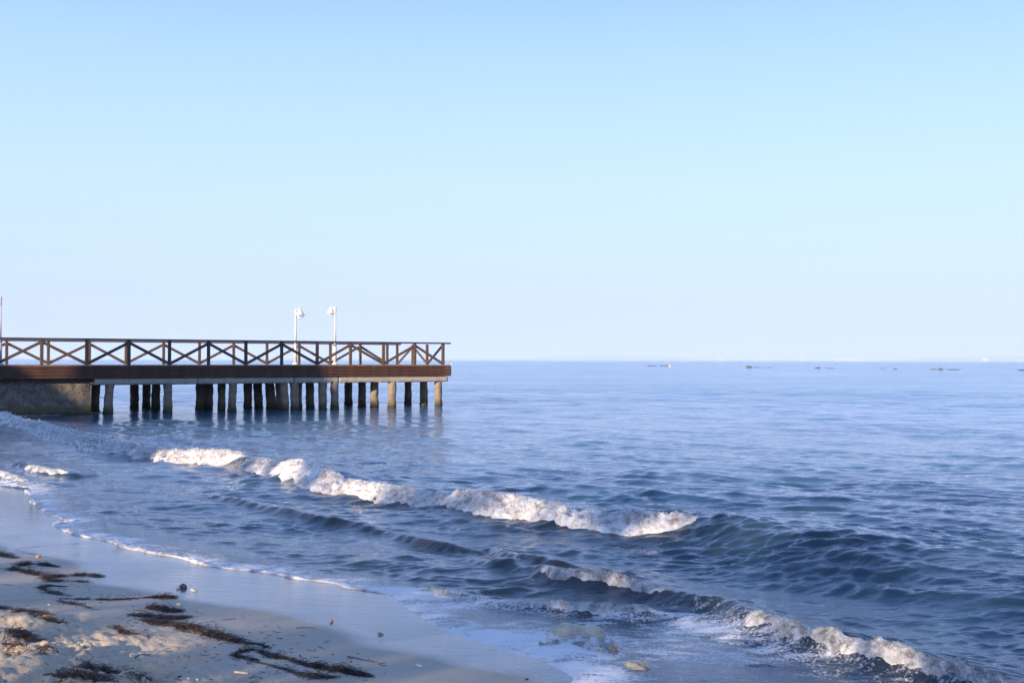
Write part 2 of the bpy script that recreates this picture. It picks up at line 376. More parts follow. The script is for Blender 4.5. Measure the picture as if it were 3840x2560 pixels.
c = t.mix(t.ramp(t.vor(5.5), [(.035, .7), (.06, 0.0)]), c, (.38, .27, .19))
t.set(Base_Color=c, Roughness=.7, Normal=t.bump(g, .3, .008)); M['fascia'] = t.m
t = NT('deck_wood')
g = t.noise(4, 5, .6, vec=t.mapv((1, 1, 1)))
t.set(Base_Color=t.ramp(g, [(.3, (.13, .09, .065)), (.7, (.27, .20, .15))]), Roughness=.8); M['deck'] = t.m
def concrete(name, lo, hi, dark, weed=False, rust=True):
    t = NT(name)
    c = t.ramp(t.noise(4, 7, .7), [(.3, lo), (.7, hi)])
    c = t.mix(t.ramp(t.vor(9 if weed else 14), [(.12, .85), (.38, 0.0)]), c, dark)
    c = t.mix(t.ramp(t.noise(60, 3, .7), [(.45, .55), (.62, 0.0)]), c, dark)
    if rust: c = t.mix(t.ramp(t.noise(2.3, 5, .7, vec=t.mapv((1.6, 1.6, .5))), [(.60, 0.0), (.72, .7)]), c, (.30, .13, .05))
    if weed:  # waterline weed; band raised to darken piles that stand in shade
        s = t.N.new('ShaderNodeSeparateXYZ'); t.L.new(t.pos, s.inputs[0])
        zz = t.math('ADD', s.outputs[2], t.math('MULTIPLY', t.noise(5, 4), .35))
        c = t.mix(t.ramp(zz, [(.34, 1.0), (.60, 0.0)]), c, (.085, .075, .035))
        c = t.mix(t.ramp(zz, [(.20, .85), (.30, 0.0)]), c, (.022, .022, .016))
    h = t.math('ADD', t.noise(12, 6, .7), t.math('MULTIPLY', t.vor(30), .5))
    t.set(Base_Color=c, Roughness=.9, Normal=t.bump(h, .8, .03)); return t.m
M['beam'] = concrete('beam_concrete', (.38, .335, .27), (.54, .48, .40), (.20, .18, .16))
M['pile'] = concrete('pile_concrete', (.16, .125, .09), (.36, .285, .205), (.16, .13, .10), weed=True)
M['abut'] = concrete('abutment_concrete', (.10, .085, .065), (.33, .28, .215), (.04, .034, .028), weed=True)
t = NT('lamp_paint'); t.set(Base_Color=t.ramp(t.noise(8, 4), [(.3, (.50, .475, .46)), (.7, (.58, .555, .54))]), Roughness=.4); M['paint'] = t.m
t = NT('lamp_band'); t.set(Base_Color=t.ramp(t.noise(20, 2), [(.3, (.10, .14, .20)), (.7, (.16, .22, .30))]), Roughness=.5); M['band'] = t.m
t = NT('lamp_glass'); t.set(Base_Color=t.ramp(t.noise(5, 1), [(.3, (.6, .66, .75)), (.7, (.66, .72, .8))]), Roughness=.08)
tr = t.N.new('ShaderNodeBsdfTransparent'); ms = t.N.new('ShaderNodeMixShader'); ms.inputs[0].default_value = .28
t.L.new(tr.outputs[0], ms.inputs[1]); t.L.new(t.b.outputs[0], ms.inputs[2]); t.L.new(ms.outputs[0], t.out.inputs[0]); M['glass'] = t.m
t = NT('bulb_white'); t.set(Base_Color=t.ramp(t.noise(30, 1), [(.3, (.85, .85, .84)), (.7, (.9, .9, .9))]), Roughness=.3); M['bulb'] = t.m
t = NT('sea_rock'); c = t.ramp(t.noise(3, 6, .7), [(.3, (.045, .038, .028)), (.7, (.12, .095, .07))]); t.set(Base_Color=c, Roughness=.8, Normal=t.bump(t.noise(8, 5), .6, .08)); M['rock'] = t.m
t = NT('yellow_rock'); c = t.ramp(t.noise(9, 6, .7), [(.3, (.30, .26, .19)), (.7, (.55, .50, .39))]); t.set(Base_Color=c, Roughness=.35, Normal=t.bump(t.noise(30, 5), .5, .02)); M['yrock'] = t.m
t = NT('pale_rock'); c = t.ramp(t.noise(9, 6, .7), [(.3, (.16, .15, .12)), (.7, (.40, .37, .31))]); t.set(Base_Color=c, Roughness=.3, Normal=t.bump(t.noise(30, 5), .5, .02)); M['prock'] = t.m
def simple(name, a, b, rough=.6, sc=10):
    t = NT(name); t.set(Base_Color=t.ramp(t.noise(sc, 4), [(.35, a), (.65, b)]), Roughness=rough); return t.m
M['weed'] = simple('seaweed_dark', (.010, .007, .005), (.045, .025, .012), .45, 45)
M['weedr'] = simple('seaweed_red', (.025, .012, .008), (.11, .050, .025), .5, 45)
M['yellow'] = simple('buoy_yellow', (.75, .50, .08), (.85, .6, .12), .4)
M['white'] = simple('float_white', (.78, .78, .78), (.85, .85, .85), .4)
M['pink'] = simple('float_pink', (.6, .25, .3), (.7, .32, .36), .4)
M['shellw'] = simple('shell_cream', (.55, .42, .28), (.75, .66, .52), .4, 60)
M['shellb'] = simple('shell_brown', (.14, .08, .04), (.35, .22, .12), .4, 60)
M['stone'] = simple('stone_grey', (.13, .115, .095), (.26, .23, .185), .7, 40)
M['pebble'] = simple('pebble_dark', (.02, .02, .022), (.06, .05, .05), .5, 60)
M['wall'] = simple('plaster', (.55, .5, .42), (.65, .6, .52), .9, 2)
M['roof'] = simple('roof_tile', (.25, .10, .06), (.35, .16, .09), .8, 4)
M['pane'] = simple('window_glass', (.03, .04, .05), (.05, .06, .07), .1, 2)
M['bark'] = simple('bark', (.07, .05, .035), (.14, .10, .07), .9, 12)
M['leaf'] = simple('leaves', (.035, .06, .02), (.07, .10, .035), .6, 3)
M['bird'] = simple('bird_white', (.75, .75, .74), (.82, .82, .8), .6)
M['birdb'] = simple('bird_brown', (.42, .22, .12), (.60, .38, .22), .6, 40)
M['hill'] = simple('far_hills', (.10, .11, .09), (.16, .15, .12), .9, .002)
M['shore'] = simple('far_shore', (.34, .26, .19), (.42, .33, .25), .9, .01)
M['farwall'] = simple('far_wall', (.72, .62, .55), (.80, .72, .66), .9, .05)
t = NT('striped_shell')
wv = t.N.new('ShaderNodeTexWave'); wv.bands_direction = 'X'; wv.inputs['Scale'].default_value = 46; wv.inputs['Distortion'].default_value = 1.5; t.L.new(t.objc(), wv.inputs[0])
t.set(Base_Color=t.ramp(wv.outputs['Fac'], [(.3, (.20, .035, .02)), (.6, (.62, .40, .18))]), Roughness=.3); M['stripe'] = t.m
print('materials ok')
# ------------------------------------------------------------------ the beach: one ground sheet
def angles(lo, hi, step, full=True):
    a = [lo]
    while a[-1] < hi: a.append(a[-1]+step)
    st = step; up = []; x = a[-1]
    while x < 180: st = min(st*1.5, 6); x += st; up.append(x)
    st = step; dn = []; x = a[0]
    while x > -180: st = min(st*1.5, 6); x -= st; dn.append(x)
    up = [u for u in up if u < 179]; dn = [u for u in dn if u > -179]
    return np.radians(np.array(dn[::-1]+a+up))
LUMPS = [at(*p, .35)[:2].tolist()+list(q) for p, q in (((60, 2345), (.16, .05)), ((230, 2470), (.22, .09)), ((90, 2440), (.16, .07)), ((330, 2420), (.13, .04)), ((340, 2380), (.06, .045)),
         ((500, 2500), (.09, .05)), ((190, 2310), (.16, .03)), ((420, 2530), (.2, .06)), ((30, 2500), (.2, .07)), ((200, 2545), (.2, .05)), ((120, 2265), (.16, .035)), ((205, 2255), (.10, .03)), ((265, 2275), (.09, .025)), ((50, 2255), (.12, .03)))]
def ground_z(X, Y):
    z, D = sand_h(X, Y)
    m = (np.hypot(X, Y) < 60)
    mm = D[m]; x = X[m]; y = Y[m]
    a = sst(.8, 2.0, mm)*sst(-.25, -1.3, x+.18*(y-6)*0)          # trampled sand, up the beach on the left
    s = .022*fbm(x*1.6, y*1.6, o=3)*sst(.2, 1.4, mm)
    rough = .055*np.abs(fbm(x*3.1+5, y*3.1, o=4))+.030*fbm(x*7, y*7, o=3)+.010*fbm(x*22, y*22, o=2)
    s = s+a*(rough-.03)
    s = s+sst(.3, 1.5, mm)*.0025*fbm(x*26, y*26, o=2)
    for lx, ly, lr, lh in LUMPS:
        wx = x+.05*perlin(x*7, y*7); wy = y+.05*perlin(x*7+30, y*7)
        d = np.hypot(wx-lx, (wy-ly)*.8)/lr
        s = s+lh*np.exp(-d**3)
        s = s-lh*.55*np.exp(-((wx-lx-lr*1.3)**2+(wy-ly-lr*.4)**2)/(lr*.8)**2)
    s = s-.004*sst(.35, .0, np.abs(mm-.12))*0
    z2 = z.copy(); z2[m] = z[m]+s
    return z2, D
_gx = np.arange(-7.5, 3.5, .02); _gy = np.arange(3.5, 19, .02)
_GX, _GY = np.meshgrid(_gx, _gy, indexing='ij'); _GZ, _GD = ground_z(_GX, _GY)
def ground_at(x, y, T=None):
    T = _GZ if T is None else T
    i = min(max((x+7.5)/.02, 0), len(_gx)-1.001); j = min(max((y-3.5)/.02, 0), len(_gy)-1.001); a, b = int(i), int(j); u, v = i-a, j-b
    return float(T[a, b]*(1-u)*(1-v)+T[a+1, b]*u*(1-v)+T[a, b+1]*(1-u)*v+T[a+1, b+1]*u*v)
def on_sand(x, y):
    z = .3
    for _ in range(12): p = at(x, y, z); z = .5*z+.5*ground_at(p[0], p[1])
    return at(x, y, z)
ang = angles(-28, 9, .075)
rr = [.5]
while rr[-1] < 4.6: rr.append(rr[-1]*1.12)
while rr[-1] < 18: rr.append(rr[-1]+.0115*(rr[-1]/6.0)**1.6)
while rr[-1] < 25000: rr.append(rr[-1]*1.10)
rr = np.array(rr); RR, AA = np.meshgrid(rr, ang, indexing='ij')
X, Y = RR*np.sin(AA), RR*np.cos(AA); Z, D = ground_z(X, Y)
edge = .03*fbm(X*2.2, Y*2.2, o=4)
wetm = sst(.10, -.16, D+edge); drym = sst(.5, 2.4, D+.8*fbm(X*.9, Y*.9, o=3))
gr = npmesh('beach_sand', np.stack([X, Y, Z], -1).reshape(-1, 3), gridF(len(rr), len(ang), True), M['sand'], attrs={'wet': wetm.ravel(), 'dry': drym.ravel()})
tag(gr, kind='structure'); gr.name = 'beach'
print('ground', len(rr)*len(ang))

# ------------------------------------------------------------------ the sea
ang = angles(-29, 29, .055); ang = ang[(ang > R(-100)) & (ang < R(100))]
rr = [5.0]
while rr[-1] < 95: rr.append(rr[-1]+max(.012, rr[-1]**2/2464*.42))
while rr[-1] < 30000: rr.append(rr[-1]*1.09)
rr = np.array(rr); RR, AA = np.meshgrid(rr, ang, indexing='ij'); X, Y = RR*np.sin(AA), RR*np.cos(AA)
KX, KY = -3.273, 53.528
U2 = np.array([-math.cos(PIER_TH), -math.sin(PIER_TH)]); W2 = np.array([-math.sin(PIER_TH), math.cos(PIER_TH)])
def sea_level(X, Y, r, full=True):
    db, _ = pdist(BEAD, X, Y); db = np.abs(db)*side(BEAD, X, Y)                                     # + seaward of the swash edge
    sz, D = sand_h(X, Y)
    amp = .22+.40*sst(.1, 1.2, db)+.42*sst(2.0, 5.0, db)-.36*sst(6.0, 9.5, db)
    v = (X-KX)*W2[0]+(Y-KY)*W2[1]; u = (X-KX)*U2[0]+(Y-KY)*U2[1]        # calmer in the lee of the pier
    amp = amp*(1-.62*sst(-9, -3, v)*sst(12, 5, v)*sst(-3, 2, u))
    h = chop(X, Y, r, amp)+ridges(X, Y)
    film = sz-.002+.018*sst(0, .25, db)
    hs = np.maximum(h, film)
    h = np.where(db > 0, hs, np.minimum(h, sz-.003-.12*np.abs(np.minimum(db, 0))))
    return h, db
Z = np.zeros_like(X); DB = np.full_like(X, 99.0)
near = RR < 240
z, db = sea_level(X[near], Y[near], RR[near]); Z[near] = z; DB[near] = db
d1, p1 = pdist(C1, X, Y)
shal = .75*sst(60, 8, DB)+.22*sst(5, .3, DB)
crest_tint = sst(-2.2, -.2, d1)*sst(.5, -.2, d1)*.75*np.interp(p1, [0, 75, 90, 130], [1, 1, .6, .2])
def vis(p, i0, i1, f=2.0): return sst(i0, i0+f, p)*sst(i1, i1-f, p)
foamA = .95*sst(.9, .0, DB)*(DB > 0)*.34                            # lace behind the swash edge
foamA = foamA+.14*sst(3.2, .3, DB)*(DB > 0)
d3, p3 = pdist(C3, X, Y); foamA = foamA+.24*sst(-1.2, -.1, d3)*(d3 < 0)*sst(6, 22, p3)+.16*sst(.8, .1, d3)*(d3 >= 0)*sst(8, 30, p3)
foamA = foamA+.30*sst(-1.6, -.3, d1)*(d1 < 0)*sst(1.3, .8, p1/len(C1)*2)
d4, p4 = pdist(C4, X, Y); foamA = foamA+.20*sst(.5, .05, np.abs(d4))
d2, p2 = pdist(C2, X, Y); crest_tint = np.maximum(crest_tint, .9*sst(.25, .05, np.abs(d2+.03)))
crest_tint = np.maximum(crest_tint, .6*sst(.3, .05, np.abs(d3+.05)))
nr0 = at(2150, 2395)[:2]; foamA = foamA+.25*np.exp(-((X-nr0[0])**2+(Y-nr0[1])**2)/.5)
nr1 = at(2650, 2480)[:2]; foamA = foamA+.2*np.exp(-((X-nr1[0])**2+(Y-nr1[1])**2)/.8)
# wash along the abutment
ab = np.array([at(-300, 1556)[:2], at(0, 1562)[:2], at(160, 1556)[:2], at(345, 1545)[:2]]); da, _ = pdist(np.column_stack([ab, [0]*4]), X, Y); foamA = foamA+.5*sst(1.6, .1, np.abs(da))
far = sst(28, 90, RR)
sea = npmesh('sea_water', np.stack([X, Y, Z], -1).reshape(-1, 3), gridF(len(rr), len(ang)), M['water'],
             attrs={'shallow': shal.ravel(), 'foam': np.clip(foamA, 0, 1).ravel(), 'crest_tint': np.clip(crest_tint, 0, 1).ravel(), 'far': far.ravel()})
tag(sea, kind='structure')
print('sea', len(rr)*len(ang))

# ------------------------------------------------------------------ foam on the breakers
ICO_V = None
def ico():
    global ICO_V, ICO_F
    if ICO_V is None:
        b = bmesh.new(); bmesh.ops.create_icosphere(b, subdivisions=1, radius=1); b.verts.ensure_lookup_table()
        ICO_V = np.array([v.co[:] for v in b.verts]); ICO_F = np.array([[v.index for v in f.verts] for f in b.faces]); b.free()
    return ICO_V, ICO_F
def resample(P, i0, i1, step):
    t = np.linspace(i0, i1, 2000); Q = np.column_stack([np.interp(t, np.arange(len(P)), P[:, k]) for k in range(P.shape[1])])
    s = np.concatenate([[0], np.cumsum(np.hypot(np.diff(Q[:, 0]), np.diff(Q[:, 1])))])
    n = max(8, int(s[-1]/step)); u = np.linspace(0, s[-1], n)
    return np.column_stack([np.interp(u, s, Q[:, k]) for k in range(Q.shape[1])]), u
def par_of(P, x, y):
    q = at(x, y, P[:, 2].mean()); d, p = pdist(P, np.array([q[0]]), np.array([q[1]])); return float(p[0])
def foam_band(name, label, P, i0, i1, back, front, thick, step, seed, mat, lump=1.0, drops=3000, spray=300, dsz=(.005, .014), gaps=0.0, group=None, ends=(.6, .6), ragged=.25):
    Q, u = resample(P, i0, i1, step); n = len(Q); L = u[-1]
    T = np.gradient(Q[:, :2], axis=0); T /= np.linalg.norm(T, axis=1)[:, None]
    Nn = np.column_stack([-T[:, 1], T[:, 0]])                     # seaward
    env = sst(0, ends[0], u)*sst(L, L-ends[1], u)
    fr = front*(1+ragged*2.2*fbm(u/ (front*2.2)+seed, u*0+seed, o=3)+.10*fbm(u*4/lump+seed, u*0+seed, o=2))*(.35+.65*env)
    bk = back*(1+.5*fbm(u/(back*3)+seed+9, u*0, o=3))*(.3+.7*env)
    m = max(8, int((front*1.2+back)/step*1.15)); v = np.linspace(0, 1, m)
    U, Vv = np.meshgrid(np.arange(n), v, indexing='ij')
    off = bk[:, None]*(1-Vv)+(-fr[:, None])*Vv
    x = Q[:, 0][:, None]+Nn[:, 0][:, None]*off; y = Q[:, 1][:, None]+Nn[:, 1][:, None]*off
    r = np.hypot(x, y); base, _ = sea_level(x, y, r)
    prof = np.clip(np.sin(np.pi*np.clip(Vv, 0, 1)**.85), 0, 1)**.7
    cov = 1.0
    sc = 1.0/lump
    s1 = fbm(x*3.2*sc+seed, y*3.2*sc, o=2); 
    def bil(k, a): return (1-2*np.abs(perlin(x*k*sc+seed*3, y*k*sc+seed, (base+Vv*.5)*k*sc)))*a
    bump_ = bil(5, .50)+bil(11, .40)+bil(25, .17)+bil(52, .06)
    if gaps: cov = sst(-gaps, .35-gaps, fbm(x*1.7+seed*5, y*1.7, o=3)+.15)
    th = thick*env[:, None]*prof*(.95+.55*s1+.75*bump_)*cov-.012*(1-prof)*1.2-.02*(1-env[:, None])
    z = base+th
    # push the front outwards so that it bulges
    push = thick*.55*env[:, None]*prof*Vv*(.6+bump_)
    x2 = x-Nn[:, 0][:, None]*push; y2 = y-Nn[:, 1][:, None]*push
    x2 = x2+.25*thick*prof*bil(21, .5); 
    V = np.stack([x2, y2, z], -1).reshape(-1, 3); F = gridF(n, m)
    parts_v = [V]; parts_f = [np.vstack([F[:, [0, 1, 2]], F[:, [0, 2, 3]]])]; o0 = len(V)
    iv, if_ = ico(); g = np.random.default_rng(int(seed*100)+3)
    good = (prof*env[:, None]*(cov if gaps else 1)).ravel(); good = np.clip(good, 0, 1)*(th.ravel() > .15*thick)+1e-9; good = good/good.sum()
    idx = g.choice(len(V), drops, p=good); c = V[idx]+g.normal(size=(drops, 3))*np.array([.35, .35, .35])*thick*.45+np.array([0, 0, thick*.10])
    s = g.uniform(*dsz, size=drops)*g.uniform(.5, 1, size=drops)
    if spray:
        gt = good.reshape(n, m)[:, :max(3, int(m*.6))]; hot = np.clip(fbm(u*2.3+seed, u*0+4, o=2)*2.2, 0, 1)[:, None]+.05
        gt = (gt*hot)+1e-12; gf = gt.ravel()/gt.sum(); ii = g.choice(gt.size, spray, p=gf); ci = V.reshape(n, m, 3)[ii//gt.shape[1], ii % gt.shape[1]]
        ci = ci+np.column_stack([g.normal(size=spray)*.05, g.normal(size=spray)*.05, g.exponential(size=spray)*max(thick*.16, .032 if thick > .06 else 0)])
        c = np.vstack([c, ci]); s = np.concatenate([s, g.uniform(dsz[0]*.7, dsz[1]*.65, size=spray)])
    VV = (iv[None]*s[:, None, None]*g.uniform(.7, 1.3, size=(len(s), 1, 3))+c[:, None]).reshape(-1, 3)
    FF = (if_[None]+(np.arange(len(s))*len(iv))[:, None, None]).reshape(-1, 3)+o0
    parts_v.append(VV); parts_f.append(FF)
    o = npmesh(name, np.vstack(parts_v), np.vstack(parts_f), mat); tag(o, label, 'foam', group, 'stuff'); return o
pc = lambda P, x, y: par_of(P, x, y)
a0, a1 = pc(C1, -260, 1515), pc(C1, 60, 1556)
foam_band('wave_foam', 'small patch of white surf at the foot of the concrete abutment', C1, a0, a1, .35, .75, .12, .035, 1.3, M['foam'], 1.4, 1500, 100, (.015, .03))
foam_band('wave_foam', 'bluish shaded surf rolling in left of the sunlit stretch of breaker', C1, pc(C1, 75, 1557), pc(C1, 455, 1646), .16, .5, .070, .028, 2.7, M['foam'], 1.3, 4500, 450, (.010, .024), ragged=.15)
foam_band('wave_foam', 'bright warm sunlit surf of the breaker in front of the pier piles', C1, pc(C1, 425, 1642), pc(C1, 965, 1692), .12, .52, .060, .022, 3.1, M['foam'], .75, 7000, 1500, (.005, .012), gaps=.55)
foam_band('wave_foam', 'long white surf along the middle of the main breaker', C1, pc(C1, 985, 1698), pc(C1, 2725, 1911), .12, .46, .052, .0165, 5.9, M['foam'], .62, 22000, 3200, (.003, .008), ragged=.16, gaps=.5)
foam_band('wave_foam', 'thin grey foam tumbling on the low wave below the breaker middle', C3, pc(C3, 2010, 2124), pc(C3, 2660, 2225), .04, .10, .026, .008, 7.7, M['thin_foam'], .34, 3500, 90, (.0015, .004), gaps=.12, ends=(.2, .5))
foam_band('wave_foam', 'clumpy grey foam running down to the lower right corner of the shore break', C3, pc(C3, 2790, 2286), pc(C3, 4000, 2600), .05, .13, .028, .008, 8.3, M['thin_foam'], .36, 6000, 160, (.0015, .0038), gaps=.3, ends=(.3, .2))
foam_band('wave_foam', 'faint low foam line joining the swash edge to the shore break', C4, 1, len(C4)-3, .03, .08, .018, .008, 9.9, M['thin_foam'], .3, 3000, 60, (.0018, .004), gaps=-.12, ends=(.2, .3))
foam_band('wave_foam', 'little curl of foam inside the break on the far left', C5, 0, len(C5)-2, .05, .12, .03, .02, 11.9, M['thin_foam'], .7, 900, 40, (.004, .01), gaps=.0, ends=(.2, .2))
foam_band('wave_foam', 'small foamy wavelet touching the left frame edge above the wet sand', C6, 0, len(C6)*.6, .06, .16, .025, .02, 12.9, M['thin_foam'], .7, 500, 40, (.004, .01), gaps=.0, ends=(.2, .6))
# the white edge of the swash
B2 = BEAD_VIS.copy(); B2[:, 2] = .03
def swash(name, label, P, wid, hgt, step, seed, gapf=0.0):
    Q, u = resample(P, 0, len(P)-1, step); n = len(Q); T = np.gradient(Q[:, :2], axis=0); T /= np.linalg.norm(T, axis=1)[:, None]
    Nn = np.column_stack([-T[:, 1], T[:, 0]]); m = 16; v = np.linspace(-1, 1, m)
    w = wid*(.75+.9*np.clip(fbm(u*1.3+seed, u*0, o=3), -.6, 1.2))*sst(0, .2, u)*sst(u[-1], u[-1]-.4, u)
    wob = .035*fbm(u*3.1+seed, u*0+3, o=3)
    x = Q[:, 0][:, None]+Nn[:, 0][:, None]*(v*w[:, None]+wob[:, None]+.3*wid); y = Q[:, 1][:, None]+Nn[:, 1][:, None]*(v*w[:, None]+wob[:, None]+.3*wid)
    sz, _ = sand_h(x, y); lump = .75+.6*fbm(x*9, y*9, o=3)+.25*perlin(x*45, y*45)
    z = sz+.004+hgt*np.clip(1-v**4, 0, 1)[None, :]*lump*(w/wid)[:, None]-.006*(np.abs(v) > .97)[None, :]
    o = npmesh(name, np.stack([x, y, z], -1).reshape(-1, 3), gridF(n, m), M['foam']); tag(o, label, 'foam', None, 'stuff')
swash('swash_foam', 'thin white foam line edging the swash on the wet sand', B2, .050, .024, .012, 4.2)
print('foam ok')

# ------------------------------------------------------------------ pier
KX, KY = -3.273, 53.528; TH = PIER_TH; BAY = 1.641; PWID = 4.806
U2 = np.array([-math.cos(TH), -math.sin(TH)]); W2 = np.array([-math.sin(TH), math.cos(TH)])     # along to the shore / across away from us
def P3(s, w, z): return Vector((KX+U2[0]*s+W2[0]*w, KY+U2[1]*s+W2[1]*w, z))
sOf = lambda x: next(s for s in np.arange(-2, 40, .01) if PW/2+FPX*(P3(s, 0, 0).x/P3(s, 0, 0).y) <= x)
DT = 1.96; RT = 3.03; LEN = 24.5
MP = Matrix(((U2[0], W2[0], 0, KX), (U2[1], W2[1], 0, KY), (0, 0, 1, 0), (0, 0, 0, 1)))     # local (s, w, z)
R3 = MP.to_3x3()
pier = empty('pier', P3(LEN/2, PWID/2, 0)); PINV = Matrix.Translation(-Vector(pier.location))
tag(pier, 'wooden pier on round concrete piles with a dark zigzag railing', 'pier')
def pb(mb, name, mat, parent=pier, **k):
    o = mb.build(name, mat, None, **k)
    if parent is pier: o.data.transform(PINV); o.parent = pier
    else: o.data.transform(PINV); o.parent = parent
    return o
def lb(mb, s, w, z, ds, dw, dz, bev=0): return mb.box(MP @ Vector((s, w, z)), (ds, dw, dz), R3, bev)
# deck boards laid across the pier
m = MB()
s = -.26
while s < LEN: lb(m, s+.07, PWID/2, DT-.02, .132, PWID+.36, .04, .003); s += .145
pb(m, 'deck', M['deck'])
# fascia planks round the edge
def planks(s0, s1, w, along=True, seed=0):
    m = MB(); r_ = random.Random(seed); zt = DT-.042
    H = [.10, .135, .13, .125]; z = zt
    for i, h in enumerate(H):
        if along:
            a = s0; k = 0
            while a < s1-.01:
                b = min(s1, a+4.1+(.9 if i % 2 and k == 0 else 0)); e0 = r_.uniform(-.03, .03) if a == s0 else 0
                lb(m, (a+b)/2+e0/2, w+r_.uniform(-.004, .004), z-h/2, b-a-.006-e0, .035, h-.013, .003); a = b; k += 1
        else: lb(m, s0, (w)/2, z-h/2, .035, s1-.0, h-.007, .003)
        z -= h
    return m
pb(planks(-.30, LEN, -.20, True, 3), 'fascia_board', M['fascia'])
pb(planks(-.31+.30-.30, PWID+.34, PWID, False), 'fascia_board', M['fascia'])
pb(planks(-.26, LEN, PWID+.20, True, 5), 'fascia_board', M['fascia'])
# dark joists showing under the fascia
m = MB(); 
for w in (-.10, PWID*.33, PWID*.66, PWID+.10): lb(m, LEN/2, w, DT-.042-.26, LEN, .09, .50)
pb(m, 'joist', M['fascia'])
# concrete edge beams with rounded corners, in lengths that butt
sA = sOf(352)
def beam(s0, s1, w, name='beam'):
    m = MB(); ns = max(2, int((s1-s0)/.06)); prof = []
    for k in range(24):
        a = 2*math.pi*k/24; cx, cz = math.cos(a), math.sin(a); q = (abs(cx)**5+abs(cz)**5)**(-1/5)
        prof.append((cx*q*.16, cz*q*.135))
    ss = np.linspace(s0, s1, ns); V = []
    for s in ss:
        e = 1-.25*max(0, 1-(s-s0)/.12)**2-.0
        for (a, b) in prof: V.append((s, w+a*e, 1.295+b*e))
    V = np.array(V); n = perlin(V[:, 0]*4, V[:, 1]*9, V[:, 2]*9)*.012+perlin(V[:, 0]*14, V[:, 1]*14, V[:, 2]*14)*.008
    V[:, 1] += n*np.sign(V[:, 1]-w); V[:, 2] += n*np.sign(V[:, 2]-1.295)
    Wd = np.array([(MP @ Vector(v))[:] for v in V]); F = []
    nr = len(ss)
    for i in range(nr-1):
        for k in range(24): F.append((i*24+k, i*24+(k+1) % 24, (i+1)*24+(k+1) % 24, (i+1)*24+k))
    me = bpy.data.meshes.new(name); me.from_pydata([tuple(v) for v in Wd], [], F+[tuple(range(23, -1, -1)), tuple((nr-1)*24+k for k in range(24))]); me.transform(PINV)
    o = link(name, me, M['beam'], pier); me.polygons.foreach_set('use_smooth', [True]*(len(F))+[False]*2)
edges = [sOf(1676), sOf(1267)-.006, sOf(1100)-.006, sOf(740), sA]
for a, b in zip(edges, edges[1:]): beam(a+.004, b-.004, -.02)
beam(edges[0], sA+3, PWID+.02); 
m = MB()
for s in np.arange(edges[0]+.9, sA, 2.3): lb(m, s, PWID/2, 1.30, .30, PWID-.34, .24, .02)
pb(m, 'cross_beam', M['beam'])
# piles, each where it stands
r1 = lambda x: x/2.6133; r2 = lambda x: 850+x/2.6133; yy = lambda y: 1050+y/2.6133
PILES = [(r1(932), r1(940), 78, 1289), (r1(1056), r1(1078), 84, 1291), (r1(1318), r1(1315), 82, 1241), (r1(1432), r1(1435), 78, 1249), (r1(1527), r1(1530), 80, 1261), (r1(1643), r1(1645), 80, 1280), (r1(1960), r1(1965), 84, 1266),
         (r1(2045), r1(2048), 84, 1262), (r1(2170), r1(2172), 74, 1270), (r1(2273), r1(2283), 78, 1284), (r2(207), r2(207), 80, 1252), (r2(315), r2(300), 84, 1251), (r2(440), r2(418), 92, 1256), (r2(513), r2(505), 60, 1262), (r2(572), r2(555), 84, 1274),
         (r2(668), r2(662), 80, 1276), (r2(714), r2(714), 48, 1258), (r2(817), r2(815), 80, 1250), (r2(940), r2(940), 78, 1262), (r2(1057), r2(1058), 78, 1275), (r2(1190), r2(1195), 76, 1215), (r2(1327), r2(1327), 74, 1236),
         (r2(1448), r2(1448), 78, 1243), (r2(1618), r2(1625), 77, 1247), (r2(1777), r2(1778), 70, 1216), (r2(1931), r2(1930), 77, 1222), (r2(2075), r2(2073), 71, 1225)]
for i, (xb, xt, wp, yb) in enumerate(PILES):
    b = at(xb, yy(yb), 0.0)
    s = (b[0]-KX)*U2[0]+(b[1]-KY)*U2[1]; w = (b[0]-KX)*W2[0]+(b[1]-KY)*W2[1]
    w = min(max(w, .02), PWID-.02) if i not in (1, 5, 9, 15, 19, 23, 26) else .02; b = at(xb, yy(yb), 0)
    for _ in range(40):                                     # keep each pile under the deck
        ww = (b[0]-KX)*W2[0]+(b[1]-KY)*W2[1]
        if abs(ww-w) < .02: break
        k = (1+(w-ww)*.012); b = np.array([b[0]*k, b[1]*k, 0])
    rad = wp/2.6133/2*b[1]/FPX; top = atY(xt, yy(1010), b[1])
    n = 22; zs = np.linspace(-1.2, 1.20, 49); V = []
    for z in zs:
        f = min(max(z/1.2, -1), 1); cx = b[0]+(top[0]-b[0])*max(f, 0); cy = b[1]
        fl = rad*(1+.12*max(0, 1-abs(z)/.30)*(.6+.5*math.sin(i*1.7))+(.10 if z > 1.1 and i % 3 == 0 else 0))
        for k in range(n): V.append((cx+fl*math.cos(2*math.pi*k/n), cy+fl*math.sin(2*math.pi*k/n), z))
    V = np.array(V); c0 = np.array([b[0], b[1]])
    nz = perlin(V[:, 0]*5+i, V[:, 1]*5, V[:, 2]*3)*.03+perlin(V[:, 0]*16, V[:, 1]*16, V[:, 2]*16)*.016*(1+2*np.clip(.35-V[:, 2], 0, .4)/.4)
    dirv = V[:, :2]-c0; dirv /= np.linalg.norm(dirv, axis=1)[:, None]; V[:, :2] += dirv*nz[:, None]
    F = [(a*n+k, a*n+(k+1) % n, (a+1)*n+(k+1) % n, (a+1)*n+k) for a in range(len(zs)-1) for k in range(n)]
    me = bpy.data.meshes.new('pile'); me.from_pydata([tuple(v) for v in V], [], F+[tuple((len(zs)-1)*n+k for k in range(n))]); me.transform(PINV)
    o = link('pile', me, M['pile'], pier); me.polygons.foreach_set('use_smooth', [True]*len(F)+[False])
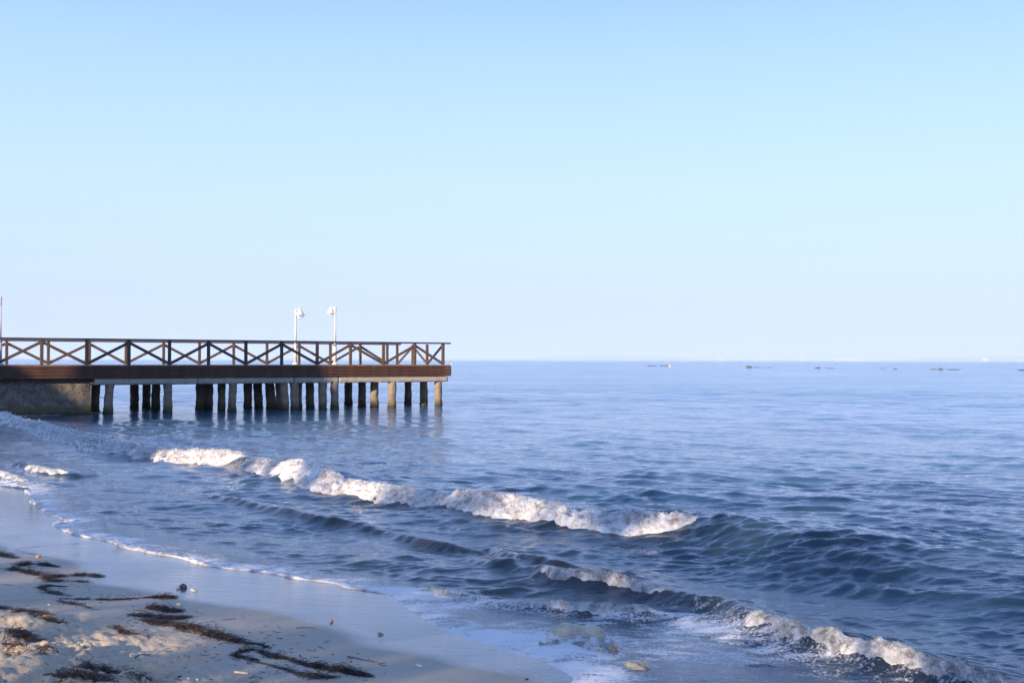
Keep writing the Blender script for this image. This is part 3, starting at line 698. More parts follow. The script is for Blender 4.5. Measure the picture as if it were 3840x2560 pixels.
# abutment: rough block at the shore end
sB = sOf(345)
ns, nz = 260, 60; ss = np.linspace(sB, LEN+6, ns); zs = np.linspace(-1.5, 1.70, nz)
SS, ZZ = np.meshgrid(ss, zs, indexing='ij')
def ablk(w, sgn):
    ww = w-.18*np.clip((1.0-ZZ)/2.5, 0, 1)*sgn*0+sgn*(.035*fbm(SS*3, ZZ*3, o=4)+.03*np.abs(perlin(SS*14, ZZ*14)))
    ww = np.where(ZZ > 1.22, ww-sgn*.13, ww)
    return np.stack([KX+U2[0]*SS+W2[0]*ww, KY+U2[1]*SS+W2[1]*ww, ZZ], -1)
A = ablk(.06, -1.0); Bk = ablk(PWID-.06, 1.0)
VA = np.vstack([A.reshape(-1, 3), Bk.reshape(-1, 3)]); F1 = gridF(ns, nz); n0 = ns*nz; F2 = F1[:, ::-1]+n0
j = np.arange(nz-1); e0 = np.stack([j, j+1, n0+j+1, n0+j], -1); e1 = np.stack([(ns-1)*nz+j+1, (ns-1)*nz+j, n0+(ns-1)*nz+j, n0+(ns-1)*nz+j+1], -1)
i = np.arange(ns-1); tp = np.stack([i*nz+nz-1, (i+1)*nz+nz-1, n0+(i+1)*nz+nz-1, n0+i*nz+nz-1], -1)
VA[:, :] -= np.array(pier.location)
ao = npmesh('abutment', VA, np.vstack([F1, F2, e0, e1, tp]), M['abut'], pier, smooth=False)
# railing
near_s = [(-.02 if i == 0 else 1.50+(i-1)*BAY) for i in range(16)]
near_px = [1661, 1555, 1437.5, 1314, 1189, 1056, 921.6, 782, 636, 484, 325, 157]
for k, x in enumerate(near_px): near_s[k] = sOf(x)
for k in range(12, 16): near_s[k] = near_s[11]+(k-11)*BAY
def post(s, w, t=.115, top=RT-.07):
    m = MB(); lb(m, s, w, (DT+top)/2, t, t*.95, top-DT, .006); pb(m, 'post', M['rail'])
def brace(a, b, parent=None):
    m = MB(); m.bar(a, b, .05, .115, .004); pb(m, 'brace', M['rail'])
WN = -.02
for k, s in enumerate(near_s):
    post(s, WN, .12)
for k in range(15):
    a, b = near_s[k]+.06, near_s[k+1]-.06
    top, bot = RT-.19, DT+.08
    if k % 2 == 0: brace(P3(a, WN-.01, bot), P3(b, WN-.01, top))      # seen as '\' going right-down
    else: brace(P3(a, WN-.01, top), P3(b, WN-.01, bot))
def rail(a, b, nm='handrail'):
    m = MB(); m.bar(a+Vector((0, 0, -.022)), b+Vector((0, 0, -.022)), .20, .040, .006); pb(m, nm, M['rail'])
    m = MB(); m.bar(a+Vector((0, 0, -.060)), b+Vector((0, 0, -.060)), .10, .030, .004)
    pb(m, 'sub_rail', M['rail'])
rail(P3(-.34, WN-.02, RT), P3(LEN+.3, WN-.02, RT))
WF = PWID
def sfar(x):
    return next(s for s in np.arange(-2, 40, .01) if PW/2+FPX*(P3(s, WF, 0).x/P3(s, WF, 0).y) <= x)
far_px = [1484, 1452.7, 1351.7, 1239, 1122.4, 1002, 876.8, 749, 614, 473.7, 336, 182, 26]
far_s = [sfar(x) for x in far_px]; far_s += [far_s[-1]+BAY, far_s[-1]+2*BAY]
far_s[0] = 0.0
for s in far_s: post(s, WF, .115)
for k in range(1, len(far_s)-1):
    a, b = far_s[k]+.06, far_s[k+1]-.06; top, bot = RT-.19, DT+.08
    if k % 2 == 0: brace(P3(a, WF+.01, top), P3(b, WF+.01, bot))
    else: brace(P3(a, WF+.01, bot), P3(b, WF+.01, top))
rail(P3(-.2, WF+.02, RT), P3(LEN+.3, WF+.02, RT))
ew = [.17, PWID*.345, PWID*.655]
for w in ew: post(-.02 if w > 1 else -.075, w, .115)
for a, b, up in ((ew[0]+.06, ew[1]-.06, 0), (ew[1]+.06, ew[2]-.06, 1), (ew[2]+.06, PWID-.08, 0)):
    top, bot = RT-.19, DT+.08
    if up: brace(P3(-.03, a, bot), P3(-.03, b, top))
    else: brace(P3(-.03, a, top), P3(-.03, b, bot))
print('pier ok')
# ------------------------------------------------------------------ lamps
def lamp(label, s, w, height, side, lean=0.0, band=False):
    b = P3(s, w, DT+.001); t = empty('street_lamp', b); tag(t, label, 'street lamp', 'white lamps on the pier')
    H = height; zc = .86
    MB().lathe([(.155, 0), (.155, .03), (.125, .075), (.085, .09), (.085, .10)]).build('base_flange', M['paint'], t, smooth=False)
    MB().lathe([(.078, .10), (.074, zc), (.060, zc+.05)]).build('lower_pole', M['paint'], t, smooth=False)
    if band: MB().lathe([(.066, zc+.02), (.080, zc+.03), (.080, zc+.075), (.066, zc+.09), (.066, zc+.13), (.05, zc+.135)]).build('collar', M['band'], t)
    else: MB().lathe([(.064, zc+.04), (.070, zc+.05), (.070, zc+.08), (.055, zc+.10)]).build('collar', M['paint'], t)
    MB().lathe([(.052, zc+.04), (.043, H-.30)]).build('upper_pole', M['paint'], t)
    MB().lathe([(.047, H-.34), (.050, H-.30), (.064, H-.02), (.064, H), (.04, H+.005)]).build('pole_cap', M['paint'], t)
    dx = .36*side
    # the arms run along the picture plane
    mb = MB(); mb.tube([(0.03*side, 0, H-.045), (.14*side, 0, H-.03), (.30*side, 0, H-.02), (dx, 0, H+.01)], [.032, .028, .026, .028], 10)
    mb.tube([(.05*side, 0, H-.26), (.09*side, 0, H-.17), (.17*side, 0, H-.09), (.27*side, 0, H-.05)], [.018, .016, .015, .014], 8); mb.build('arm', M['paint'], t)
    zz = H-.28
    sh = MB().lathe([(.235, zz-.012), (.235, zz), (.205, zz+.022), (.165, zz+.075), (.125, zz+.145), (.085, zz+.195), (.062, zz+.225), (.052, zz+.245), (.050, zz+.285), (.060, zz+.29), (.060, zz+.31), (.042, zz+.32), (.036, zz+.345), (.02, zz+.35)], (dx, 0, 0), 32).build('lamp_shade', M['paint'], t, smooth=False)
    MB().lathe([(.195, zz-.016), (.19, zz-.06), (.165, zz-.12), (.12, zz-.18), (.07, zz-.22), (.02, zz-.24), (.001, zz-.242)], (dx, 0, 0), 32).build('glass_bowl', M['glass'], t, smooth=True)
    MB().lathe([(.02, zz-.075), (.06, zz-.070), (.085, zz-.05), (.085, zz-.02), (.04, zz-.014)], (dx, 0, 0), 24).build('bulb', M['bulb'], t, smooth=True)
    t.rotation_euler = (0, lean, -math.atan2(b.x, b.y)-R(55))
    for c in t.children:
        for p in c.data.polygons: p.use_smooth = True
    return t
def lamp_spot(xp, w):       # where along the pier a lamp at depth w shows at picture x
    return next(s for s in np.arange(-1, 40, .01) if PW/2+FPX*(P3(s, w, 0).x/P3(s, w, 0).y) <= xp)
w1 = PWID-.55; s1 = lamp_spot(1108, w1); w2 = PWID-.9; s2 = lamp_spot(1257, w2); w3 = .9; s3 = lamp_spot(0, w3)
lamp('white lamp with its head to the right, left of the pair near the pier end', s1, w1, 2.66, 1, R(.35))
lamp('white lamp with its head to the left and blue grey band on its pole', s2, w2, 2.80, -1, R(-.15), True)
lamp('white lamp cut off by the left edge of the photo', s3, w3, 2.66, -1, 0, True)

# ------------------------------------------------------------------ rocks, buoys and floats out at sea
def rockmesh(name, p, sx, sy, sz, mat, seed, label, group=None, sub=4, rough=.25, sink=.3, rz=0, cat='rock'):
    b = bmesh.new(); bmesh.ops.create_icosphere(b, subdivisions=sub, radius=1); b.verts.ensure_lookup_table()
    V = np.array([v.co[:] for v in b.verts]); F = np.array([[v.index for v in f.verts] for f in b.faces]); b.free()
    d = 1+rough*fbm(V[:, 0]*1.3+seed, V[:, 1]*1.3+seed*2, V[:, 2]*1.3, o=4); V = V*d[:, None]
    V[:, 2] = np.where(V[:, 2] < -sink, -sink+(V[:, 2]+sink)*.2, V[:, 2])
    V = V*np.array([sx, sy, sz]); c, s = math.cos(rz), math.sin(rz); V = np.column_stack([V[:, 0]*c-V[:, 1]*s, V[:, 0]*s+V[:, 1]*c, V[:, 2]])
    o = npmesh(name, V, F, mat, smooth=sub > 2); o.location = p; tag(o, label, cat, group); return o
SR = [(2443, 1371.6, 40, 3.2, 'long low dark rock left of the yellow buoy on the horizon side'), (2482, 1372, 22, 2.6, 'flat dark rock between the longest far rock and the yellow buoy'), (2497, 1371.8, 10, 5, 'small rounded rock just left of the yellow buoy'),
      (2808, 1376.5, 26, 9, 'largest dark humped rock out at sea'), (2838, 1377, 34, 2, 'thin reef just above the water right of the largest humped rock'), (2882, 1377, 26, 2, 'low reef under the rightmost white float'),
      (3067, 1379.5, 22, 6.5, 'oval dark rock alone right of the largest humped rock'), (3112, 1380.5, 34, 2.2, 'thin reef line just right of the oval dark rock'), (3312, 1382, 22, 2.4, 'small low rock in the middle of the thin reef'),
      (3359, 1382.5, 16, 4, 'small brown rock on the thin reef line'), (3500, 1384, 26, 3, 'low dark shelf touching the pale topped rock'), (3527, 1385, 18, 8, 'pale topped rounded rock on the right side of the sea'),
      (3572, 1385.5, 62, 3.2, 'long bluish dark reef right of the pale topped rock'), (3832, 1387.5, 34, 5, 'dark rock cut by the right edge of the photo')]
for i, (x, y, wd, ht, lb_) in enumerate(SR):
    p = at(x, y, 0); k = p[1]/FPX
    rockmesh('sea_rock', (p[0], p[1], 0), wd*k/2, max(.5, wd*k*.3), ht*k*.55, M['rock'], i*3.1, lb_, 'rocks in a line far out in the water', 3, .35, .2, .1)
for i, (x0, x1, y) in enumerate(((3120, 3300, 1381), (3370, 3490, 1383.5), (3600, 3700, 1386))):
    pass
fl = [(2572, 1373.5), (2646, 1374.2), (2710, 1375.4), (2735, 1375.6), (2762, 1375.8), (2881, 1376.5)]
fln = ['first float right of the yellow buoy', 'second float right of the yellow buoy', 'left one of the two close floats', 'right one of the two close floats', 'float just left of the largest sea rock', 'float over the low reef right of the largest sea rock']
for (x, y), ll in zip(fl, fln):
    p = at(x, y, 0); m = MB(); m.lathe([(.02, -.10), (.10, -.06), (.14, 0), (.14, .06), (.09, .13), (.03, .155)], n=16); m.lathe([(.02, .155), (.045, .165), (.045, .185), (.02, .195)], n=12)
    o = m.build('float', M['white'], smooth=True); o.location = p; o.scale = (.95, .95, .95); tag(o, 'small white mooring float, '+ll, 'float', 'white floats on a line')
p = at(2512, 1374.5, 0); bu = empty('buoy', p); tag(bu, 'yellow pointed marker buoy among the far rocks', 'buoy')
MB().lathe([(.10, -.15), (.26, -.05), (.30, .08), (.28, .20), (.20, .30)], n=20).build('float_body', M['yellow'], bu, True)
MB().lathe([(.20, .30), (.15, .50), (.09, .64), (.03, .72)], n=20).build('top_mark', M['yellow'], bu, True)
p = at(1692.5, 1364.5, 0); m = MB(); m.lathe([(.03, -.10), (.13, -.05), (.17, .02), (.15, .12), (.06, .18), (.02, .19)], n=16); o = m.build('float', M['white'], smooth=True); o.location = p; o.scale = (2.0, 2.0, 2.0)
tag(o, 'white float on the water just past the corner of the pier end', 'float')
p = at(579, 1357.5, 0); m = MB(); m.lathe([(.03, -.10), (.13, -.05), (.17, .02), (.15, .12), (.06, .18), (.02, .19)], n=16); o = m.build('float', M['pink'], smooth=True); o.location = p; o.scale = (3, 3, 3)
tag(o, 'pale pink float far away, seen through the left part of the railing', 'float')
# gull in the air and a small bird on the corner of the deck edge
def bird(name, label, loc, scale, mat, flying, rz):
    t = empty(name, loc, rz); tag(t, label, 'bird'); t.scale = (scale,)*3
    pts = [(-.50, 0, .02, .03), (-.36, 0, .02, .05), (-.18, 0, .0, .085), (0, 0, 0, .11), (.16, 0, .03, .095), (.27, 0, .07, .06), (.35, 0, .12, .062), (.42, 0, .125, .045), (.47, 0, .12, .02)]
    if not flying: pts = [(x*.72, y, z+x*.45+.24, r*1.12) for x, y, z, r in pts]
    m = MB(); m.tube([q[:3] for q in pts], [q[3] for q in pts], 12); m.build('body', mat, t, True)
    h = pts[-1]; MB().tube([(h[0], 0, h[2]), (h[0]+.07, 0, h[2]-.015)], [.018, .004], 6).build('beak', M['weedr'], t)
    for sgn in (-1, 1):
        m = MB(); b = m.bm
        if flying: L = [((.14, .07*sgn, .05), (-.12, .07*sgn, .03)), ((.20, .32*sgn, .20), (-.06, .32*sgn, .17)), ((.08, .62*sgn, .22), (-.10, .60*sgn, .19)), ((-.16, .88*sgn, .14), (-.20, .86*sgn, .135))]
        else: L = [((.16, .10*sgn, .36), (.10, .11*sgn, .20)), ((-.02, .12*sgn, .28), (-.04, .12*sgn, .12)), ((-.30, .05*sgn, .12), (-.28, .05*sgn, .07))]
        A = [[b.verts.new(Vector(q)+Vector((0, 0, dz))) for q in pr] for pr in L for dz in (.012, -.012)]
        T_ = A[0::2]; Bt = A[1::2]
        for i in range(len(T_)-1):
            b.faces.new((T_[i][0], T_[i][1], T_[i+1][1], T_[i+1][0])); b.faces.new((Bt[i][0], Bt[i+1][0], Bt[i+1][1], Bt[i][1]))
            b.faces.new((T_[i][0], T_[i+1][0], Bt[i+1][0], Bt[i][0])); b.faces.new((T_[i][1], Bt[i][1], Bt[i+1][1], T_[i+1][1]))
        b.faces.new((T_[0][0], Bt[0][0], Bt[0][1], T_[0][1])); b.faces.new((T_[-1][0], T_[-1][1], Bt[-1][1], Bt[-1][0]))
        m.build('wing', mat, t)
    if not flying:
        for sgn in (-1, 1): MB().tube([(0, .04*sgn, .16), (.02, .04*sgn, .06), (.0, .04*sgn, .005), (.07, .045*sgn, .003)], [.012, .009, .009, .008], 6).build('leg', M['weedr'], t)
    return t
p = atY(895.5, 1238.5, 240); bird('gull', 'tiny white gull flying above the railing left of the lamps', p, .62, M['bird'], True, R(70))
q = P3(-.22, -.12, DT); bird('small_bird', 'small brown bird perched on the corner of the pier deck edge', q, .30, M['birdb'], False, R(35))

# ------------------------------------------------------------------ rocks washed by the swash, lower right
p = at(2165, 2398, 0.03); rockmesh('shore_rock', (p[0], p[1], .015), .21, .13, .15, M['yrock'], 4.4, 'yellowish flat rock with thin water pouring over it', None, 5, .2, .3, R(-15))
p = at(2385, 2525, 0.02); rockmesh('shore_rock', (p[0], p[1], -.015), .155, .12, .115, M['prock'], 8.4, 'rounded grey rock with water round it near the bottom edge', None, 5, .22, .3, R(-15))
p = at(2610, 2575, 0.0); rockmesh('shore_rock', (p[0], p[1], -.02), .16, .10, .07, M['prock'], 2.4, 'low wet rock at the bottom edge right of the rounded grey rock', None, 4, .3, .3, R(-15))
def patch(name, label, pts, wid, hgt, seed, mat):
    P = smooth_poly(px(pts, .03), 4); Q, u = resample(P, 0, len(P)-1, .010); n = len(Q); T = np.gradient(Q[:, :2], axis=0); T /= np.linalg.norm(T, axis=1)[:, None]+1e-9
    Nn = np.column_stack([-T[:, 1], T[:, 0]]); m = 22; v = np.linspace(-1, 1, m); w = wid*(.9+.6*fbm(u*5+seed, u*0, o=3))*sst(0, .1, u)*sst(u[-1], u[-1]-.1, u)
    x = Q[:, 0][:, None]+Nn[:, 0][:, None]*v*w[:, None]; y = Q[:, 1][:, None]+Nn[:, 1][:, None]*v*w[:, None]
    base, _ = sea_level(x, y, np.hypot(x, y)); sz, _ = sand_h(x, y); base = np.maximum(base, sz)
    z = base+Q[:, 2][:, None]*0+hgt*np.clip(1-v**2, 0, 1)[None, :]*(.6+.7*fbm(x*14+seed, y*14, o=3)+.4*(1-2*np.abs(perlin(x*34, y*34))))-.008*(np.abs(v) > .9)[None, :]
    o = npmesh(name, np.stack([x, y, z], -1).reshape(-1, 3), gridF(n, m), mat); tag(o, label, 'foam', None, 'stuff')
patch('wave_foam', 'clotted foam caught on the left side of the yellowish flat rock', [(2060, 2388), (2085, 2402), (2120, 2400), (2160, 2385)], .05, .035, 3, M['foam'])
patch('wave_foam', 'foam ridge trailing below the yellowish flat rock towards the sand', [(2020, 2440), (2090, 2425), (2130, 2410), (2190, 2440), (2260, 2460)], .045, .03, 5, M['thin_foam'])
patch('wave_foam', 'veil of white water sliding off the right side of the yellowish flat rock', [(2100, 2412), (2160, 2418), (2230, 2428), (2320, 2452)], .05, .05, 8, M['thin_foam'])
patch('wave_foam', 'single blob of foam riding the low wave above the washed rocks', [(2375, 2275), (2400, 2290), (2425, 2300)], .035, .02, 6, M['foam'])
print('rocks ok')

# ------------------------------------------------------------------ sea wrack and small things on the sand
def blades(name, label, path, width, height, n, lens, seed, mat, cat='seaweed', along=.6, group=None, kind=None, lift=.35, thick=(.0018, .0035)):
    g = np.random.default_rng(seed); P = [on_sand(*q) for q in path]; P = smooth_poly(P, 6) if len(P) > 2 else np.array(P)
    Q, u = resample(P, 0, len(P)-1, .02); K = 6; V = []; F = []
    T = np.gradient(Q[:, :2], axis=0)
    dens = fbm(u*9+seed*3.3, u*0+seed, o=3); dens = sst(-.35, .25, dens)+.06
    for i in range(n):
        k = int(np.clip(g.beta(1.1, 1.1)*len(Q), 0, len(Q)-1))
        for _ in range(6):
            if g.random() < dens[k]: break
            k = int(np.clip(g.beta(1.1, 1.1)*len(Q), 0, len(Q)-1))
        c = Q[k, :2]; tt = math.atan2(T[k, 1], T[k, 0])
        a = tt+g.normal()*(1.6*(1-along)) if g.random() < .85 else g.uniform(0, 6.28)
        env = math.sin(math.pi*(k+.5)/len(Q))**.5; off = g.normal()*(.36 if g.random() < .8 else 1.1)*width*env
        c = c+off*np.array([-math.sin(tt), math.cos(tt)]); L = g.uniform(*lens); h = abs(g.normal())*height*env*max(.15, 1-abs(off)/width)
        bend = g.normal()*2.2; wd = g.uniform(*thick); tilt = g.normal()*lift*.35; x, y = c-L/2*np.array([math.cos(a), math.sin(a)]); base = len(V)
        rise = g.random() < .05*lift/.35
        zz = ground_at(x, y); zb = ground_at(*c)
        for j in range(K):
            s = j/(K-1); ang_ = a+bend*(s-.5)*L*3
            z = zz+(zb-zz)*min(1, 2*s)+.002+h*(.4+.6*math.sin(math.pi*s))+tilt*L*s*.3*height/.03*.5+(.04*s*s if rise else 0)
            w = wd*(1-.5*s); nx, ny = -math.sin(ang_)*w, math.cos(ang_)*w
            V += [(x-nx, y-ny, z), (x+nx, y+ny, z+w*g.uniform(-1, 1)), (x, y, z-wd*.5)]
            if j:
                o = base+3*(j-1)
                for p_ in range(3): F.append((o+p_, o+(p_+1) % 3, o+3+(p_+1) % 3, o+3+p_))
            x += math.cos(ang_)*L/(K-1); y += math.sin(ang_)*L/(K-1)
    o = npmesh(name, V, F, mat, smooth=False); tag(o, label, cat, group, kind); return o
WG = 'heaps of dark seaweed on the sand'
def heap(label, path, width, height, n, lens, seed, mat='weed', **k): return blades('seaweed_heap', label, path, width, height, n, lens, seed, M[mat], group=WG, **k)
heap('dark seaweed entering from the left frame edge above the striped shell', [(-30, 2070), (20, 2082), (62, 2092)], .07, .02, 170, (.06, .16), 1)
heap('curled ring of dark seaweed below the striped shell', [(210, 2124), (160, 2116), (110, 2112), (70, 2122), (52, 2136), (100, 2140)], .06, .020, 420, (.05, .14), 2)
heap('long dark seaweed band reaching the wet sand right of the curled ring', [(60, 2134), (130, 2150), (200, 2162), (270, 2158), (330, 2154), (382, 2162)], .05, .020, 520, (.05, .16), 3)
heap('dark seaweed loop under the long band', [(165, 2162), (200, 2178), (250, 2176), (330, 2182)], .05, .012, 240, (.05, .14), 4)
heap('clump of dark seaweed above the small sand ledge', [(235, 2198), (170, 2196), (158, 2206), (200, 2222), (262, 2234)], .045, .016, 260, (.04, .12), 5)
heap('thin seaweed cord ending in a tuft near the wet sand', [(240, 2244), (330, 2246), (420, 2248), (520, 2242), (600, 2236)], .018, .006, 260, (.04, .12), 6, along=.72)
heap('rounded dark seaweed tuft at the edge of the wet sand', [(580, 2240), (620, 2240), (672, 2244)], .06, .022, 260, (.04, .10), 7)
heap('reddish brown seaweed strip beside the sand ledge', [(225, 2252), (290, 2266), (350, 2284)], .04, .010, 150, (.04, .10), 8, 'weedr')
heap('greenish black seaweed tuft right of a small white shell', [(560, 2276), (600, 2284), (640, 2292), (672, 2290)], .08, .028, 420, (.05, .12), 9)
heap('flat dark seaweed mat below the greenish black tuft', [(500, 2304), (580, 2312), (640, 2318), (700, 2314)], .06, .014, 420, (.06, .16), 10, along=.72)
heap('longest black seaweed line running down across the middle of the sand', [(545, 2322), (610, 2336), (680, 2346), (740, 2360), (790, 2376), (860, 2396), (930, 2412), (985, 2424)], .055, .018, 1500, (.06, .18), 11, along=.72)
heap('seaweed loop curling under the pale driftwood', [(960, 2430), (895, 2446), (890, 2458), (940, 2470), (985, 2480)], .022, .008, 260, (.04, .10), 12)
heap('dark seaweed cord from the driftwood to the pointed bundle', [(975, 2440), (1030, 2460), (1085, 2470), (1140, 2488), (1180, 2496)], .022, .008, 460, (.05, .14), 13, along=.72)
heap('pointed dark seaweed bundle at the right end of the sand', [(1170, 2494), (1230, 2506), (1290, 2514), (1368, 2532)], .035, .020, 620, (.06, .16), 14, along=.72)
heap('loose forked seaweed along the bottom of the sand', [(960, 2484), (1040, 2500), (1110, 2520), (1180, 2534), (1250, 2540)], .05, .006, 260, (.05, .14), 15, along=.72)
heap('brown seaweed draped over the sand mounds on the left', [(10, 2276), (70, 2290), (130, 2302), (180, 2320), (240, 2336)], .05, .018, 480, (.05, .14), 16, 'weedr')
heap('dark tangled seaweed in the hollow at the left', [(30, 2372), (80, 2384), (120, 2392), (140, 2398)], .09, .025, 240, (.07, .18), 17)
heap('reddish seaweed hanging on the mound at the left edge', [(20, 2414), (50, 2428), (66, 2444), (30, 2450)], .07, .02, 130, (.06, .16), 18, 'weedr')
heap('reddish brown seaweed between two sand mounds', [(130, 2450), (160, 2456), (195, 2450)], .05, .012, 110, (.06, .14), 19, 'weedr')
heap('brown seaweed tuft on the mound near the bottom', [(310, 2502), (350, 2504), (392, 2516), (440, 2524)], .05, .018, 300, (.05, .12), 20, 'weedr')
heap('wiry dark seaweed tangle at the bottom left', [(230, 2528), (280, 2536), (330, 2548), (380, 2556)], .08, .03, 300, (.08, .2), 21, 'weedr', along=.35)
heap('upright twiggy seaweed sprig in the middle of the dry sand', [(430, 2350), (450, 2362), (500, 2376), (556, 2392)], .03, .012, 110, (.06, .14), 22, 'weedr', lift=1.6)
heap('dark seaweed scraps at the bottom edge of the sand', [(450, 2520), (500, 2534), (560, 2546), (590, 2556)], .08, .012, 120, (.05, .12), 23, 'weedr')
# scattered scraps and grit
g = np.random.default_rng(5)
def scraps():
    V = []; F = []
    for i in range(520):
        if g.random() < .6: x, y = g.uniform(0, 1500), g.uniform(2100, 2560)
        else: tq = g.random(); x, y = 200+1000*tq+g.normal()*90, 2160+350*tq+g.normal()*45
        p = on_sand(x, y); D = ground_at(p[0], p[1], _GD)
        if D < .12 or x > 2000: continue
        a = g.normal()*.5-.15; L = g.exponential(.016)+.005; w = g.uniform(.0008, .002); b = len(V); bd = g.normal()*.5
        for j in range(4):
            s = j/3; aa = a+bd*s; xx = p[0]+math.cos(aa)*L*s; y_ = p[1]+math.sin(aa)*L*s; z = ground_at(xx, y_)+.0015
            V += [(xx, y_-w, z), (xx, y_+w, z+.001), (xx, y_, z+.003)]
            if j:
                o = b+3*(j-1)
                for k in range(3): F.append((o+k, o+(k+1) % 3, o+3+(k+1) % 3, o+3+k))
    tag(npmesh('seaweed_scraps', V, F, M['weed'], smooth=False), 'scattered seaweed blades and bits across the sand', 'seaweed', None, 'stuff')
scraps()
def shell(label, x, y, size, mat, seed, flat=.6, ribs=14, rz=0.0, name='shell', tilt=.3):
    p = on_sand(x, y); m = MB(); b = m.bm; n = 28; rings = []
    for i in range(9):
        f = i/8; r = math.sin(f*math.pi/2); z = (1-f)**.0*math.cos(f*math.pi/2)*flat
        rings.append([b.verts.new((size*.5*(r*math.cos(2*math.pi*k/n)*(1.15)-.25*(1-f)), size*.5*r*math.sin(2*math.pi*k/n)*(1+.03*math.sin(ribs*2*math.pi*k/n)), size*.5*(z+.02*r*math.cos(ribs*2*math.pi*k/n)))) for k in range(n)] if i else [b.verts.new((-size*.12, 0, size*.5*flat))])
    for k in range(n): b.faces.new((rings[0][0], rings[1][k], rings[1][(k+1) % n]))
    for A, B in zip(rings[1:], rings[2:]):
        for k in range(n): b.faces.new((A[k], B[k], B[(k+1) % n], A[(k+1) % n]))
    b.faces.new(rings[-1][::-1]); o = m.build(name, M[mat], smooth=True); o.location = (p[0], p[1], p[2]+.002); o.rotation_euler = (tilt*.3, tilt, rz); tag(o, label, 'shell'); return o
shell('red and cream striped shell lying on the damp sand', 145, 2088, .052, 'stripe', 1, 1.0, 12, .6, tilt=-.2)
shell('pinkish cream shell in the shallow swash right of a dark clump', 728, 2214, .065, 'shellw', 2, .55, 10, .1)
shell('small white shell left of the greenish black seaweed tuft', 670, 2268, .040, 'shellw', 3, .8, 10, .4)
shell('tiny brown shell standing at the edge of the wet sand', 1240, 2330, .038, 'shellb', 4, 1.2, 8, .4, tilt=1.1)
shell('small tan shell in the wet sheen nearest the middle', 1428, 2378, .046, 'shellb', 5, .6, 10, .2)
shell('white shell fragment beside a dark pebble at the bottom of the sand', 707, 2545, .020, 'shellw', 6, .8, 6, .2)
shell('broken white shell standing up near the bottom edge of the sand', 739, 2550, .018, 'shellw', 7, 1.3, 6, .2, tilt=.9)
shell('little white shell by the sand mounds at the left', 184, 2268, .022, 'shellw', 8, .9, 6, .2)
shell('pale elongated shell on the damp sand at the far right', 1572, 2496, .045, 'shellw', 9, .35, 6, -.2)
# razor shell: long flat half tube
p = on_sand(905, 2524); V = []; F = []; L = .10; nseg = 14
for i in range(nseg+1):
    s = i/nseg-.5
    for k in range(9):
        a = math.pi*k/8; e = 1-.15*(abs(s)*2)**6; V.append((s*L, .0095*math.cos(a)*e, .010*math.sin(a)*e))
for i in range(nseg):
    for k in range(8): F.append((i*9+k, i*9+k+1, (i+1)*9+k+1, (i+1)*9+k))
o = npmesh('razor_shell', V, F, M['shellw']); sm = o.modifiers.new('thick', 'SOLIDIFY'); sm.thickness = .0018; o.location = (p[0], p[1], p[2]+.003); o.rotation_euler = (0, .02, R(-16)); tag(o, 'long cream razor shell on the grey sand', 'shell')
p = on_sand(945, 2432); rockmesh('driftwood', (p[0], p[1], p[2]+.008), .078, .026, .022, M['stone'], 6.1, 'pale rounded driftwood piece half under the dark seaweed line', None, 4, .18, .5, R(-8), 'driftwood')
p = on_sand(686, 2203); rockmesh('dark_clump', (p[0], p[1], p[2]+.006), .038, .028, .030, M['pebble'], 3.3, 'dark wet clump sitting in the swash with foam on its left', None, 4, .4, .3, R(-20), 'debris')
p = on_sand(668, 2206); rockmesh('foam_blob', (p[0], p[1], p[2]+.002), .020, .018, .022, M['foam'], 5.3, 'blob of white foam against the dark wet clump', None, 3, .2, .3, 0, 'foam')
for x, y, sz, ll in ((674, 2538, .016, 'largest dark pebble at the bottom of the sand'), (791, 2547, .009, 'small round dark pebble right of the broken white shell'), (314, 2427, .018, 'flat black pebble in the middle of the left sand'), (740, 2424, .006, 'tiny black pebble halfway up the grey sand'),
                     (1316, 2480, .009, 'dark pebble on the smooth damp sand below a twig'), (1976, 2546, .012, 'dark pebble at the tip of the damp sand by the bottom edge'), (1247, 2452, .008, 'small dark pebble on the smooth damp sand'), (666, 2468, .006, 'little dark pebble between the twigs and the razor shell')):
    p = on_sand(x, y); rockmesh('pebble', (p[0], p[1], p[2]+sz*.2), sz, sz*.8, sz*.55, M['pebble'], x*.01, ll, 'dark pebbles scattered on the sand', 2, .2, .5, 0, 'pebble')
def twig(label, a, b, r, mat='weed'):
    A = on_sand(*a); B = on_sand(*b); n = 8; pts = []
    for i in range(n+1):
        f = i/n; q = A*(1-f)+B*f; q = q+np.array([0, .012*math.sin(f*5+a[0]), 0]); pts.append((q[0], q[1], ground_at(q[0], q[1])+r*1.1))
    o = MB().tube(pts, [r*(1-.4*i/n) for i in range(n+1)], 6).build('twig', M[mat], smooth=True); tag(o, label, 'twig')
twig('long thin straight twig on the smooth damp sand', (1302, 2461), (1418, 2483), .003)
twig('short twig at the right end of the long straight twig', (1420, 2490), (1446, 2483), .0025)
twig('thin curved twig near the wet edge left of the tiny brown shell', (1112, 2354), (1182, 2352), .0025)
twig('straight stick lying left of the striped shell', (104, 2075), (140, 2077), .003)
twig('forked twig on the lower grey sand', (508, 2464), (566, 2448), .003)
twig('thin reddish twig below the wiry sprig', (500, 2376), (558, 2395), .0025, 'weedr')
twig('thin dark twig lying left of the razor shell loop', (935, 2538), (985, 2542), .002)
print('sand things ok')

